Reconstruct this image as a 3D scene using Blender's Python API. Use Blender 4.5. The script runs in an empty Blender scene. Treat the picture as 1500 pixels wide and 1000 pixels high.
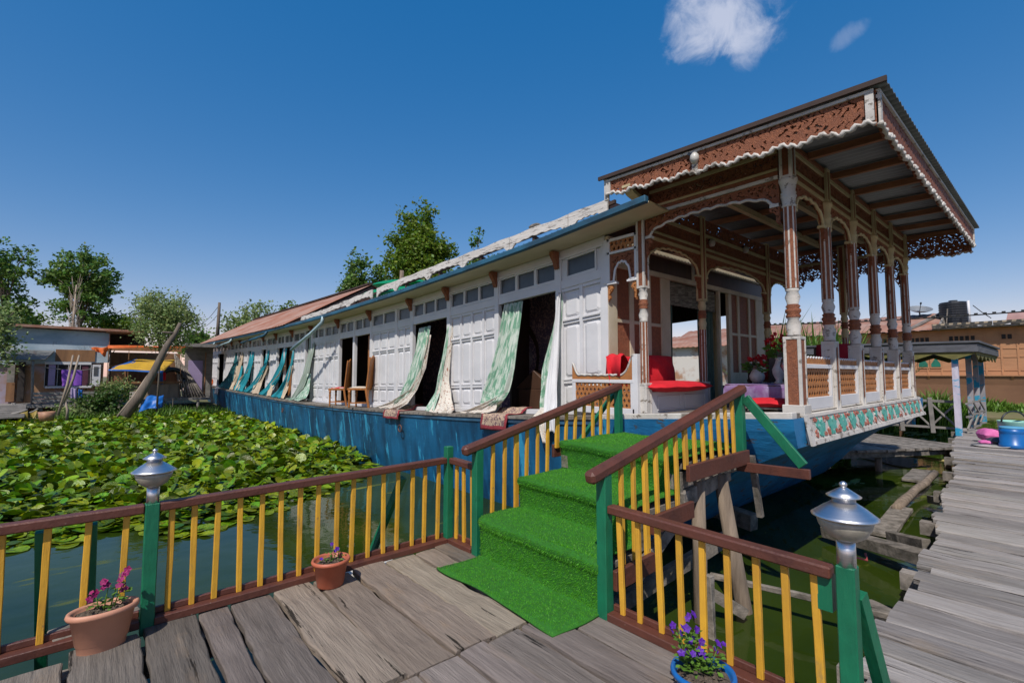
import bpy, math, random
import numpy as np
from mathutils import Vector, Matrix
random.seed(7)
RN = random.Random(11)
rad = math.radians
scn = bpy.context.scene
COL = scn.collection

# ------------------------------------------------------------------ camera
F, CX, CY, HZ, EYE = 701.0, 750.0, 500.0, 547.0, 1.6
PITCH, HEAD = math.atan((HZ - CY) / F), rad(40.65)
cam_d = bpy.data.cameras.new('camera')
cam = bpy.data.objects.new('camera', cam_d)
COL.objects.link(cam)
cam.location = (0, 0, EYE)
cam.rotation_euler = (rad(90) + PITCH, 0, -HEAD)
cam_d.sensor_width = 36.0
cam_d.lens = F / 1500 * 36
cam_d.clip_start, cam_d.clip_end = 0.05, 3000
scn.camera = cam
FW = Vector((math.sin(HEAD) * math.cos(PITCH), math.cos(HEAD) * math.cos(PITCH), math.sin(PITCH)))
RT = Vector((math.cos(HEAD), -math.sin(HEAD), 0))
UP = RT.cross(FW)
EYEP = Vector((0, 0, EYE))

def ray(px, py):
    return FW + RT * ((px - CX) / F) - UP * ((py - CY) / F)

def at(px, py, x=None, y=None, z=None, d=None):
    """survey helper: where the sight line through a photo point meets a known plane"""
    r = ray(px, py)
    if d is not None: t = d
    elif x is not None: t = x / r.x
    elif y is not None: t = y / r.y
    else: t = (z - EYE) / r.z
    return EYEP + r * t

# ------------------------------------------------------------------ light
SUN = Vector((-0.53, -0.335, 0.78)).normalized()
wd = bpy.data.worlds.new("World"); scn.world = wd; wd.use_nodes = True
wn, wl = wd.node_tree.nodes, wd.node_tree.links
wn.clear()
w_out = wn.new('ShaderNodeOutputWorld'); w_bg = wn.new('ShaderNodeBackground')
w_sky = wn.new('ShaderNodeTexSky'); w_sky.sky_type = 'NISHITA'; w_sky.sun_disc = False
w_sky.sun_elevation = math.asin(SUN.z); w_sky.sun_rotation = math.atan2(SUN.x, SUN.y)
w_sky.altitude = 600; w_sky.air_density = 1.0; w_sky.dust_density = 0.6; w_sky.ozone_density = 2.5
w_bg.inputs['Strength'].default_value = 0.13
# drifting cumulus, placed by direction in the sky dome
w_geo = wn.new('ShaderNodeTexCoord')
def wmath(op, a, b=None):
    n = wn.new('ShaderNodeMath'); n.operation = op
    for i, v in enumerate((a, b)):
        if v is None: continue
        if isinstance(v, (int, float)): n.inputs[i].default_value = v
        else: wl.new(v, n.inputs[i])
    return n.outputs[0]
def wdot(vec):
    n = wn.new('ShaderNodeVectorMath'); n.operation = 'DOT_PRODUCT'
    wl.new(w_geo.outputs['Generated'], n.inputs[0]); n.inputs[1].default_value = vec
    return n.outputs['Value']
w_noise = wn.new('ShaderNodeTexNoise'); w_noise.inputs['Scale'].default_value = 15
w_noise.inputs['Detail'].default_value = 8; w_noise.inputs['Roughness'].default_value = 0.62
w_noise.inputs['Distortion'].default_value = 0.5
wl.new(w_geo.outputs['Generated'], w_noise.inputs['Vector'])
# camera-neutral grade of the sky colour: deeper blue overhead, mauve haze low down
w_hsv = wn.new('ShaderNodeHueSaturation'); w_hsv.inputs['Saturation'].default_value = 1.32; wl.new(w_sky.outputs[0], w_hsv.inputs['Color'])
w_sep = wn.new('ShaderNodeSeparateColor'); wl.new(w_hsv.outputs[0], w_sep.inputs[0])
w_cmb = wn.new('ShaderNodeCombineColor')
for i, (a, b, lo) in enumerate(((1.30, -0.13, 0.10), (0.76, 0.43, 0.2), (0.55, 1.75, 0.3))):
    wl.new(wmath('MAXIMUM', wmath('ADD', wmath('MULTIPLY', w_sep.outputs[i], a), b), lo), w_cmb.inputs[i])
prev = w_cmb.outputs[0]
for (px, py, rx, ry, amt, tilt) in ((1057, 15, 0.092, 0.075, 0.9, 0.25), (1098, 62, 0.045, 0.045, 0.7, 0.2), (1243, 52, 0.026, 0.016, 0.22, 0.4)):
    c = ray(px, py).normalized()
    r_ = Vector((c.y, -c.x, 0)).normalized(); u_ = r_.cross(c)
    r2 = r_ * math.cos(tilt) + u_ * math.sin(tilt); u2 = u_ * math.cos(tilt) - r_ * math.sin(tilt)
    a = wmath('DIVIDE', wdot(r2), rx); b = wmath('DIVIDE', wdot(u2), ry)
    d2 = wmath('ADD', wmath('MULTIPLY', a, a), wmath('MULTIPLY', b, b))
    front = wmath('GREATER_THAN', wdot(c), 0.5)
    e = wmath('SUBTRACT', wmath('MULTIPLY', w_noise.outputs[0], 3.2), wmath('ADD', d2, 0.95))
    rp = wn.new('ShaderNodeMapRange'); rp.interpolation_type = 'SMOOTHSTEP'
    rp.inputs['From Min'].default_value = -0.45; rp.inputs['From Max'].default_value = 0.95
    rp.inputs['To Max'].default_value = amt
    wl.new(e, rp.inputs['Value'])
    f = wmath('MULTIPLY', rp.outputs[0], front)
    mx = wn.new('ShaderNodeMix'); mx.data_type = 'RGBA'
    wl.new(f, mx.inputs['Factor']); wl.new(prev, mx.inputs[6]); mx.inputs[7].default_value = (4.3, 4.7, 5.9, 1)
    prev = mx.outputs[2]
wl.new(prev, w_bg.inputs['Color']); wl.new(w_bg.outputs[0], w_out.inputs[0])

sun_d = bpy.data.lights.new('sun', 'SUN'); sun = bpy.data.objects.new('sun', sun_d); COL.objects.link(sun)
sun_d.energy = 4.4; sun_d.angle = rad(0.53); sun_d.color = (1.0, 0.945, 0.87)
sun.rotation_euler = SUN.to_track_quat('Z', 'Y').to_euler(); sun.location = (-20, -12, 30)

vs = scn.view_settings
vs.view_transform = 'Standard'; vs.look = 'None'; vs.exposure = 0.0; vs.gamma = 1.0; vs.use_curve_mapping = False

# ------------------------------------------------------------------ materials
MATS = {}
def mat(name, col, col2=None, sc=(4, 4, 4), ramp=(0.35, 0.65), rough=0.6, metal=0.0, bump=0.0, bsc=None,
        isl=0.0, chip=None, spec=0.5, transl=0.0, uv=False, hue=0.0, dist=0.0, chip2=None):
    m = bpy.data.materials.new(name); m.use_nodes = True; MATS[name] = m
    N, L = m.node_tree.nodes, m.node_tree.links
    P = N['Principled BSDF']; P.inputs['Roughness'].default_value = rough; P.inputs['Metallic'].default_value = metal
    P.inputs['Specular IOR Level'].default_value = spec
    tc = N.new('ShaderNodeTexCoord'); vec = tc.outputs['UV' if uv else 'Object']
    rnd = None
    if isl or hue:
        g = N.new('ShaderNodeNewGeometry'); oi = N.new('ShaderNodeObjectInfo')
        ad = N.new('ShaderNodeMath'); ad.operation = 'ADD'; L.new(g.outputs['Random Per Island'], ad.inputs[0]); L.new(oi.outputs['Random'], ad.inputs[1])
        fr = N.new('ShaderNodeMath'); fr.operation = 'FRACT'; L.new(ad.outputs[0], fr.inputs[0]); rnd = fr.outputs[0]
        ml = N.new('ShaderNodeVectorMath'); ml.operation = 'SCALE'; ml.inputs[0].default_value = (17.3, 9.1, 23.7); L.new(rnd, ml.inputs['Scale'])
        av = N.new('ShaderNodeVectorMath'); L.new(vec, av.inputs[0]); L.new(ml.outputs[0], av.inputs[1]); vec = av.outputs[0]
    def noise(s, det=6, ro=0.6):
        mp = N.new('ShaderNodeMapping'); mp.inputs['Scale'].default_value = s; L.new(vec, mp.inputs['Vector'])
        n = N.new('ShaderNodeTexNoise'); n.inputs['Scale'].default_value = 1; n.inputs['Detail'].default_value = det
        n.inputs['Roughness'].default_value = ro; n.inputs['Distortion'].default_value = dist
        L.new(mp.outputs[0], n.inputs['Vector']); return n.outputs[0]
    def rng(src, a, b):
        r = N.new('ShaderNodeMapRange'); r.inputs['From Min'].default_value = a; r.inputs['From Max'].default_value = b
        L.new(src, r.inputs['Value']); return r.outputs[0]
    def mix(f, a, b):
        x = N.new('ShaderNodeMix'); x.data_type = 'RGBA'; L.new(f, x.inputs['Factor'])
        for i, c in ((6, a), (7, b)):
            if isinstance(c, tuple): x.inputs[i].default_value = (*c, 1)
            else: L.new(c, x.inputs[i])
        return x.outputs[2]
    n1 = noise(sc)
    c = mix(rng(n1, *ramp), col, col2 if col2 else tuple(v * 0.8 for v in col))
    if isl or hue:
        h = N.new('ShaderNodeHueSaturation'); L.new(c, h.inputs['Color'])
        L.new(rng(rnd, 0, 1), h.inputs['Value'])
        h.inputs['Value'].default_value = 1
        mr = N.new('ShaderNodeMapRange'); mr.inputs['To Min'].default_value = 1 - isl; mr.inputs['To Max'].default_value = 1 + isl
        L.new(rnd, mr.inputs['Value']); L.new(mr.outputs[0], h.inputs['Value'])
        if hue:
            m2 = N.new('ShaderNodeMath'); m2.operation = 'MULTIPLY'; L.new(rnd, m2.inputs[0]); m2.inputs[1].default_value = 7.31
            f2 = N.new('ShaderNodeMath'); f2.operation = 'FRACT'; L.new(m2.outputs[0], f2.inputs[0])
            mh = N.new('ShaderNodeMapRange'); mh.inputs['To Min'].default_value = 0.5 - hue; mh.inputs['To Max'].default_value = 0.5 + hue
            L.new(f2.outputs[0], mh.inputs['Value']); L.new(mh.outputs[0], h.inputs['Hue'])
        c = h.outputs[0]
    for ch in (chip, chip2):
        if ch:
            cc, thr, cs = ch[:3]; soft = ch[3] if len(ch) > 3 else 0.03
            c = mix(rng(noise(cs, 8, 0.68), thr, thr + soft), c, cc)
    L.new(c, P.inputs['Base Color'])
    if bump:
        b = N.new('ShaderNodeBump'); b.inputs['Strength'].default_value = bump; b.inputs['Distance'].default_value = 0.02
        L.new(noise(bsc or sc, 8, 0.65), b.inputs['Height']); L.new(b.outputs[0], P.inputs['Normal'])
    if transl:
        t = N.new('ShaderNodeBsdfTranslucent'); L.new(c, t.inputs['Color']); ms = N.new('ShaderNodeMixShader'); ms.inputs[0].default_value = transl
        L.new(P.outputs[0], ms.inputs[1]); L.new(t.outputs[0], ms.inputs[2])
        L.new(ms.outputs[0], N['Material Output'].inputs['Surface'])
    return m

OLD = (0.20, 0.18, 0.155)
DK_Y = mat('weathered plank along y', (0.215, 0.185, 0.16), (0.10, 0.085, 0.074), (26, 2.6, 26), (0.25, 0.8), 0.88, bump=0.8, bsc=(50, 3.5, 50), isl=0.36, hue=0.015, chip=((0.02, 0.017, 0.014), 0.635, (13, .7, 13), 0.02), chip2=((0.25, 0.18, 0.12), 0.53, (2.2, .7, 2.2), 0.22), spec=0.2)
DK_T = mat('tan plank along y', (0.33, 0.27, 0.21), (0.17, 0.135, 0.105), (26, 2.6, 26), (0.25, 0.8), 0.88, bump=0.9, bsc=(50, 3.5, 50), isl=0.22, hue=0.012, chip=((0.03, 0.024, 0.018), 0.62, (12, .7, 12), 0.02), chip2=((0.36, 0.24, 0.14), 0.56, (2.2, .7, 2.2), 0.2), spec=0.2)
WK_Y = mat('sun bleached walkway plank', (0.34, 0.315, 0.295), (0.16, 0.143, 0.13), (26, 2.2, 26), (0.25, 0.8), 0.9, bump=0.9, bsc=(50, 3, 50), isl=0.30, hue=0.012, chip=((0.025, 0.02, 0.017), 0.60, (16, .6, 16), 0.02), chip2=((0.32, 0.25, 0.18), 0.56, (2.2, .8, 2.2), 0.25), spec=0.2)
DK_X = mat('weathered plank along x', (0.27, 0.235, 0.195), (0.115, 0.10, 0.085), (2.2, 38, 38), (0.36, 0.66), 0.85, bump=0.7, bsc=(3, 60, 60), isl=0.2, spec=0.25)
OLDW = mat('old grey timber', (0.25, 0.22, 0.19), (0.10, 0.09, 0.075), (9, 9, 9), (0.36, 0.66), 0.9, bump=0.6, bsc=(20, 20, 20), isl=0.2, spec=0.2)
LOG = mat('bare log', (0.26, 0.205, 0.155), (0.13, 0.10, 0.075), (14, 14, 2), (0.36, 0.66), 0.9, bump=0.5, bsc=(30, 30, 3), isl=0.1, spec=0.2)
RAIL = mat('brown paint', (0.115, 0.036, 0.022), (0.085, 0.03, 0.02), (6, 6, 6), rough=0.52, bump=0.3, bsc=(26, 26, 26), chip=((0.24, 0.19, 0.16), 0.665, (13, 13, 13), 0.03), chip2=((.07, .022, .016), .58, (6, 6, 6), .1))
YEL = mat('yellow paint', (0.66, 0.36, 0.03), (0.54, 0.28, 0.03), (5, 5, 5), rough=0.5, isl=0.12, bump=0.3, bsc=(40, 40, 6), chip=((0.24, 0.14, 0.06), 0.655, (22, 22, 9), 0.04), chip2=((.42, .25, .06), .62, (9, 9, 4), .1))
GRN = mat('green paint', (0.006, 0.155, 0.072), (0.005, 0.115, 0.055), (5, 5, 5), rough=0.5, bump=0.3, bsc=(30, 30, 8), chip=((0.20, 0.24, 0.20), 0.69, (15, 15, 15), 0.02), chip2=((.004, .085, .04), .6, (7, 7, 4), .1))
TURF = mat('turf backing', (0.02, 0.15, 0.008), (0.015, 0.10, 0.006), (30, 30, 30), rough=0.9)
BLADE = mat('turf pile', (0.13, 0.47, 0.016), (0.065, 0.30, 0.010), (2.5, 2.5, 2.5), rough=0.55, isl=0.3, transl=0.35)
WHITE = mat('weathered white paint', (0.66, 0.655, 0.66), (0.55, 0.55, 0.56), (1.6, 1.6, 2.5), (0.3, 0.7), 0.55, bump=0.12, bsc=(22, 22, 8), chip=((0.33, 0.30, 0.27), 0.685, (9, 9, 5), 0.05))
WHITE2 = mat('flaking white paint', (0.60, 0.575, 0.53), (0.43, 0.40, 0.36), (3, 3, 3), (0.3, 0.7), 0.7, bump=0.3, bsc=(24, 24, 24), chip=((0.20, 0.17, 0.14), 0.565, (8, 8, 11), 0.04))
VALW = mat('flaking board paint', (0.66, 0.63, 0.58), (0.52, 0.49, 0.45), (3, 1, 6), (0.3, 0.7), 0.8, bump=0.5, bsc=(10, 6, 30), chip=((0.16, 0.14, 0.12), 0.545, (8, 3.0, 24), 0.06), chip2=((0.12, 0.105, 0.09), 0.60, (0.6, 0.5, 6), 0.1))
CREAM = mat('cream boards', (0.60, 0.52, 0.36), (0.50, 0.42, 0.28), (4, 0.8, 30), (0.3, 0.7), 0.65, bump=0.2, bsc=(6, 1, 60))
CREAMW = mat('cream trim', (0.50, 0.42, 0.24), (0.40, 0.32, 0.17), (5, 5, 5), rough=0.6)
BROWN = mat('carved brown wood', (0.30, 0.10, 0.042), (0.19, 0.062, 0.028), (24, 24, 24), (0.35, 0.65), 0.62, bump=0.9, bsc=(60, 60, 60), dist=1.0)
ORBR = mat('orange brown lattice wood', (0.42, 0.17, 0.048), (0.32, 0.12, 0.036), (8, 8, 8), rough=0.6, bump=0.2, bsc=(30, 30, 30))
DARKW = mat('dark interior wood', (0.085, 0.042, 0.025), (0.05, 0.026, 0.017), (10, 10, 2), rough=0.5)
WALN = mat('walnut chair wood', (0.36, 0.135, 0.03), (0.24, 0.085, 0.02), (12, 12, 3), rough=0.4, bump=0.15, bsc=(40, 40, 10))
HULL = mat('hull blue paint', (0.007, 0.115, 0.25), (0.003, 0.042, 0.10), (0.5, 2.6, 0.6), (0.40, 0.60), 0.5, bump=0.25, bsc=(4, 4, 14), chip=((0.03, 0.27, 0.45), 0.565, (0.6, 4.6, 0.8), 0.03), chip2=((0.07, 0.045, 0.035), 0.69, (2, 1.6, 3), 0.03))
BOWB = mat('peeling bow paint', (0.012, 0.17, 0.37), (0.006, 0.10, 0.24), (2, 2, 2), (0.38, 0.62), 0.55, bump=0.4, bsc=(6, 6, 24), chip=((0.07, 0.055, 0.045), 0.575, (4, 4, 11), 0.03), chip2=((0.10, 0.35, 0.55), 0.66, (3, 3, 3), 0.05))
GUTT = mat('gutter blue', (0.025, 0.12, 0.20), (0.018, 0.06, 0.10), (2, 1.1, 2), (.4, .6), 0.6, chip=((.03, .03, .03), .6, (3, .8, 3), .08), chip2=((.02, .24, .42), .60, (1, .5, 1), .05))
PIPE = mat('pale drain pipe', (0.35, 0.48, 0.52), (0.25, 0.36, 0.42), (5, 5, 5), rough=0.5)
RUST = mat('rusted roof sheet', (0.29, 0.115, 0.065), (0.36, 0.22, 0.165), (1.2, 0.5, 1.2), (0.38, 0.6), 0.75, chip=((0.17, 0.065, 0.04), 0.60, (2, 0.6, 2), 0.1))
TIN = mat('grey roof sheet', (0.22, 0.225, 0.22), (0.13, 0.135, 0.135), (1.2, 0.7, 1.2), (0.35, 0.65), 0.5, metal=0.35, chip=((0.16, 0.075, 0.045), 0.63, (2.5, 1, 2.5), 0.08))
ROOFB = mat('roof edge board', (0.06, 0.035, 0.026), (0.035, 0.022, 0.018), (4, 4, 4), rough=0.8)
RAFT = mat('rafter wood', (0.32, 0.14, 0.06), (0.2, 0.085, 0.04), (12, 3, 12), rough=0.75)
GLASS = mat('dusty pane', (0.075, 0.085, 0.095), (0.05, 0.058, 0.066), (3, 3, 3), rough=0.25)
STEEL = mat('brushed steel', (0.74, 0.74, 0.74), (0.62, 0.62, 0.63), (2, 2, 160), rough=0.36, metal=1.0, bump=0.03, bsc=(3, 3, 220))
BOWL = mat('frosted lamp bowl', (0.40, 0.37, 0.30), (0.30, 0.28, 0.23), (40, 40, 2), rough=0.28, metal=0.12)
TERRA = mat('terracotta pale', (0.56, 0.27, 0.17), (0.47, 0.22, 0.14), (5, 5, 5), rough=0.55, bump=0.05, bsc=(40, 40, 40))
TERRA2 = mat('terracotta red', (0.46, 0.125, 0.065), (0.37, 0.10, 0.052), (5, 5, 5), rough=0.5)
BLUEP = mat('blue plastic', (0.01, 0.13, 0.40), (0.008, 0.10, 0.32), (5, 5, 5), rough=0.35)
SOIL = mat('dry soil', (0.17, 0.13, 0.095), (0.07, 0.05, 0.035), (45, 45, 45), rough=0.95, bump=1.0, bsc=(60, 60, 60))
LEAF = mat('pot leaf', (0.14, 0.27, 0.035), (0.08, 0.18, 0.02), (20, 20, 20), rough=0.5, isl=0.3, transl=0.3)
FLMAG = mat('magenta petal', (0.36, 0.008, 0.12), (0.20, 0.004, 0.10), (30, 30, 30), rough=0.6, isl=0.3, transl=0.25)
FLPUR = mat('purple petal', (0.13, 0.02, 0.42), (0.07, 0.01, 0.26), (30, 30, 30), rough=0.6, isl=0.3, transl=0.25)
FLRED = mat('red petal', (0.62, 0.012, 0.012), (0.42, 0.006, 0.01), (30, 30, 30), rough=0.6, isl=0.25, transl=0.2)
RED = mat('red cushion cloth', (0.62, 0.010, 0.020), (0.50, 0.006, 0.016), (8, 8, 8), rough=0.85, bump=0.1, bsc=(60, 60, 60))
PURC = mat('lilac tablecloth', (0.24, 0.19, 0.32), (0.17, 0.08, 0.21), (9, 9, 9), (0.4, 0.62), 0.85)
PEWT = mat('pewter', (0.34, 0.34, 0.36), (0.24, 0.24, 0.26), (6, 6, 6), rough=0.35, metal=0.9)
PORC = mat('pale porcelain', (0.55, 0.53, 0.48), (0.42, 0.40, 0.36), (9, 9, 9), rough=0.3)
MINT = mat('mint ikat curtain', (0.62, 0.70, 0.62), (0.19, 0.40, 0.27), (13, 5, 1), (0.44, 0.56), 0.8, uv=True, transl=0.2, bump=0.1, bsc=(60, 60, 1))
FLOR = mat('floral lining', (0.72, 0.68, 0.60), (0.66, 0.61, 0.53), (3, 3, 1), rough=0.8, uv=True, transl=0.2, chip=((0.30, 0.09, 0.04), 0.565, (14, 16, 1), 0.02))
TEAL = mat('teal curtain', (0.02, 0.33, 0.40), (0.015, 0.24, 0.30), (8, 1.5, 1), rough=0.7, uv=True, transl=0.2)
SAND = mat('sand lining', (0.62, 0.51, 0.38), (0.50, 0.40, 0.29), (8, 1.5, 1), rough=0.8, uv=True, transl=0.2)
SAGE = mat('sage curtain', (0.42, 0.50, 0.42), (0.24, 0.29, 0.25), (9, 1.5, 1), rough=0.8, uv=True, transl=0.2)
WCLO = mat('white cloth', (0.74, 0.74, 0.74), (0.66, 0.66, 0.67), (4, 4, 1), rough=0.85, uv=True, transl=0.2)
DGRC = mat('dark green curtain', (0.09, 0.16, 0.135), (0.045, 0.085, 0.07), (7, 2.5, 1), rough=0.8, uv=True, transl=0.15)
FRIL = mat('grey floral pelmet', (0.26, 0.25, 0.21), (0.10, 0.095, 0.08), (9, 5, 1), (0.4, 0.6), 0.85, uv=True)
TAPES = mat('dark tapestry', (0.17, 0.12, 0.19), (0.60, 0.40, 0.40), (16, 16, 16), (0.5, 0.6), 0.95, dist=1.2)
RUGB = mat('rug border', (0.27, 0.035, 0.045), (0.19, 0.02, 0.03), (20, 20, 20), rough=0.95)
RUGC = mat('rug field', (0.45, 0.33, 0.23), (0.14, 0.08, 0.09), (17, 17, 17), (0.49, 0.56), 0.95, dist=1.5)
CUPS = mat('checked seat cloth', (0.66, 0.55, 0.47), (0.46, 0.05, 0.06), (14, 14, 14), (0.5, 0.55), 0.9)
PTEAL = mat('panel leaf green', (0.05, 0.30, 0.24), (0.10, 0.36, 0.30), (14, 14, 14), rough=0.6, chip=((0.6, 0.58, 0.54), 0.60, (24, 24, 24), 0.04))
PRED = mat('panel scroll red', (0.36, 0.11, 0.07), (0.30, 0.09, 0.06), (10, 10, 10), rough=0.6, chip=((0.6, 0.58, 0.54), 0.57, (20, 20, 20), 0.04))
BLACK = mat('black plastic', (0.012, 0.014, 0.018), (0.02, 0.023, 0.028), (3, 3, 3), rough=0.4)
CABLE = mat('black cable', (0.012, 0.012, 0.012), rough=0.6)

# ------------------------------------------------------------------ mesh helpers
OFF = {}
def tag(o, label=None, cat=None, group=None, kind=None):
    for k, v in (('label', label), ('category', cat), ('group', group), ('kind', kind)):
        if v: o[k] = v
    return o
def thing(name, label, cat, loc=(0, 0, 0), group=None):
    o = bpy.data.objects.new(name, None); COL.objects.link(o); o.location = loc
    o.empty_display_size = 0.2; OFF[o.name] = Vector(loc)
    return tag(o, label, cat, group)
def copy_tree(o, parent=None):
    c = o.copy(); COL.objects.link(c); c.parent = parent
    for ch in [k for k in bpy.data.objects if k.parent == o]: copy_tree(ch, c)
    return c

class MB:
    def __init__(s): s.v, s.f, s.m, s.sm, s.uv = [], [], [], [], None
    def add(s, vs_, fs_, m=0, smooth=False):
        n = len(s.v); s.v += [tuple(p) for p in vs_]
        for i, f in enumerate(fs_):
            s.f.append([n + k for k in f]); s.m.append(m[i] if isinstance(m, (list, tuple)) else m); s.sm.append(smooth)
        return s
    def box(s, x0, x1, y0, y1, z0, z1, m=0):
        v = [(x0, y0, z0), (x1, y0, z0), (x1, y1, z0), (x0, y1, z0), (x0, y0, z1), (x1, y0, z1), (x1, y1, z1), (x0, y1, z1)]
        return s.add(v, [(3, 2, 1, 0), (4, 5, 6, 7), (0, 1, 5, 4), (1, 2, 6, 5), (2, 3, 7, 6), (3, 0, 4, 7)], m)
    def boxn(s, x0, x1, y0, y1, z0, z1, n, m=0):      # box cut into n lengths along y so it can follow the sheer
        for i in range(n):
            a = y0 + (y1 - y0) * i / n; b = y0 + (y1 - y0) * (i + 1) / n
            v = [(x0, a, z0), (x1, a, z0), (x1, b, z0), (x0, b, z0), (x0, a, z1), (x1, a, z1), (x1, b, z1), (x0, b, z1)]
            f = [(3, 2, 1, 0), (4, 5, 6, 7), (1, 2, 6, 5), (3, 0, 4, 7)]
            if i == 0: f.append((0, 1, 5, 4))
            if i == n - 1: f.append((2, 3, 7, 6))
            s.add(v, f, m)
        return s
    def bar(s, p, q, w, h, m=0, up=(0, 0, 1), n=1, jit=0.0):
        p, q = Vector(p), Vector(q); d = (q - p).normalized(); u = Vector(up) if abs(d.dot(Vector(up))) < .999 else Vector((0, 1, 0)); u = (u - d * u.dot(d)).normalized(); r = d.cross(u)
        vs_, fs_ = [], []
        for i in range(n + 1):
            c = p.lerp(q, i / n)
            for (a, b) in ((-1, -1), (1, -1), (1, 1), (-1, 1)):
                j = (lambda: RN.uniform(-jit, jit)) if jit else (lambda: 0)
                vs_.append(c + r * (a * w / 2 + j()) + u * (b * h / 2 + j() * .4))
        for i in range(n):
            k = i * 4
            for e in range(4): fs_.append((k + e, k + 4 + e, k + 4 + (e + 1) % 4, k + (e + 1) % 4))
        fs_ += [(0, 1, 2, 3), (4 * n + 3, 4 * n + 2, 4 * n + 1, 4 * n)]
        return s.add(vs_, fs_, m)
    def tube(s, pts, r, n=8, m=0, smooth=True):
        pts = [Vector(p) for p in pts]; R_ = r if isinstance(r, (list, tuple)) else [r] * len(pts); vs_, fs_ = [], []
        pu = None
        for i, p in enumerate(pts):
            d = (pts[min(i + 1, len(pts) - 1)] - pts[max(i - 1, 0)]).normalized()
            u = pu if pu else (Vector((0, 0, 1)) if abs(d.z) < .9 else Vector((1, 0, 0)))
            u = (u - d * u.dot(d)).normalized(); pu = u; w = d.cross(u)
            for k in range(n):
                a = 2 * math.pi * k / n; vs_.append(p + (u * math.cos(a) + w * math.sin(a)) * R_[i])
        for i in range(len(pts) - 1):
            for k in range(n): fs_.append((i * n + k, i * n + (k + 1) % n, (i + 1) * n + (k + 1) % n, (i + 1) * n + k))
        fs_ += [tuple(range(n - 1, -1, -1)), tuple((len(pts) - 1) * n + k for k in range(n))]
        return s.add(vs_, fs_, m, smooth)
    def lathe(s, prof, c=(0, 0, 0), n=20, m=0, smooth=True, sx=1, sy=1, flute=None):
        vs_, fs_, ms = [], [], []
        for (r, z) in prof:
            for k in range(n):
                a = 2 * math.pi * k / n; vs_.append((c[0] + r * sx * math.cos(a), c[1] + r * sy * math.sin(a), c[2] + z))
        for i in range(len(prof) - 1):
            for k in range(n):
                fs_.append((i * n + k, i * n + (k + 1) % n, (i + 1) * n + (k + 1) % n, (i + 1) * n + k))
                ms.append(flute[k % len(flute)] if flute else (m[i] if isinstance(m, (list, tuple)) else m))
        if prof[0][0] > 1e-4: fs_.append(tuple(range(n - 1, -1, -1))); ms.append(ms[0])
        if prof[-1][0] > 1e-4: fs_.append(tuple((len(prof) - 1) * n + k for k in range(n))); ms.append(ms[-1])
        return s.add(vs_, fs_, ms, smooth)
    def prism(s, poly, fn, t, m=0):                     # poly: list of (u,v); fn(u,v,w) -> point; extruded 0..t
        n = len(poly); vs_ = [fn(u, v, 0) for u, v in poly] + [fn(u, v, t) for u, v in poly]
        return s.add(vs_, [tuple(range(n - 1, -1, -1)), tuple(range(n, 2 * n))] + [(i, (i + 1) % n, n + (i + 1) % n, n + i) for i in range(n)], m)
    def grid(s, P, m=0, smooth=True, two=None):
        nr, nc = len(P), len(P[0])
        return s.add([p for r in P for p in r], [(i * nc + j, i * nc + j + 1, (i + 1) * nc + j + 1, (i + 1) * nc + j) for i in range(nr - 1) for j in range(nc - 1)], m, smooth)
    def build(s, name, mats, parent=None, bevel=0.0, warp=None, org=None, thick=0.0):
        if not isinstance(mats, (list, tuple)): mats = [mats]
        vv = [Vector(p) for p in s.v]
        if warp: vv = [Vector(warp(p)) for p in vv]
        if parent is not None: off = OFF[parent.name]
        elif org is not None: off = Vector(org)
        else:
            xs, ys, zs = zip(*vv); off = Vector(((min(xs) + max(xs)) / 2, (min(ys) + max(ys)) / 2, min(zs)))
        me = bpy.data.meshes.new(name); me.from_pydata([tuple(p - off) for p in vv], [], s.f)
        for mt in mats: me.materials.append(mt)
        me.polygons.foreach_set('material_index', s.m); me.polygons.foreach_set('use_smooth', s.sm)
        if s.uv:
            ul = me.uv_layers.new(name='uv'); li = np.empty(len(me.loops), np.int32); me.loops.foreach_get('vertex_index', li)
            ul.data.foreach_set('uv', np.array(s.uv, np.float32)[li].ravel())
        me.update()
        o = bpy.data.objects.new(name, me); COL.objects.link(o); OFF[o.name] = off
        if parent is not None: o.parent = parent
        else: o.location = off
        if thick:
            md = o.modifiers.new('thickness', 'SOLIDIFY'); md.thickness = thick; md.offset = 0
        if bevel:
            md = o.modifiers.new('bevel', 'BEVEL'); md.width = bevel; md.segments = 1; md.limit_method = 'ANGLE'; md.angle_limit = rad(50)
        return o

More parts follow.
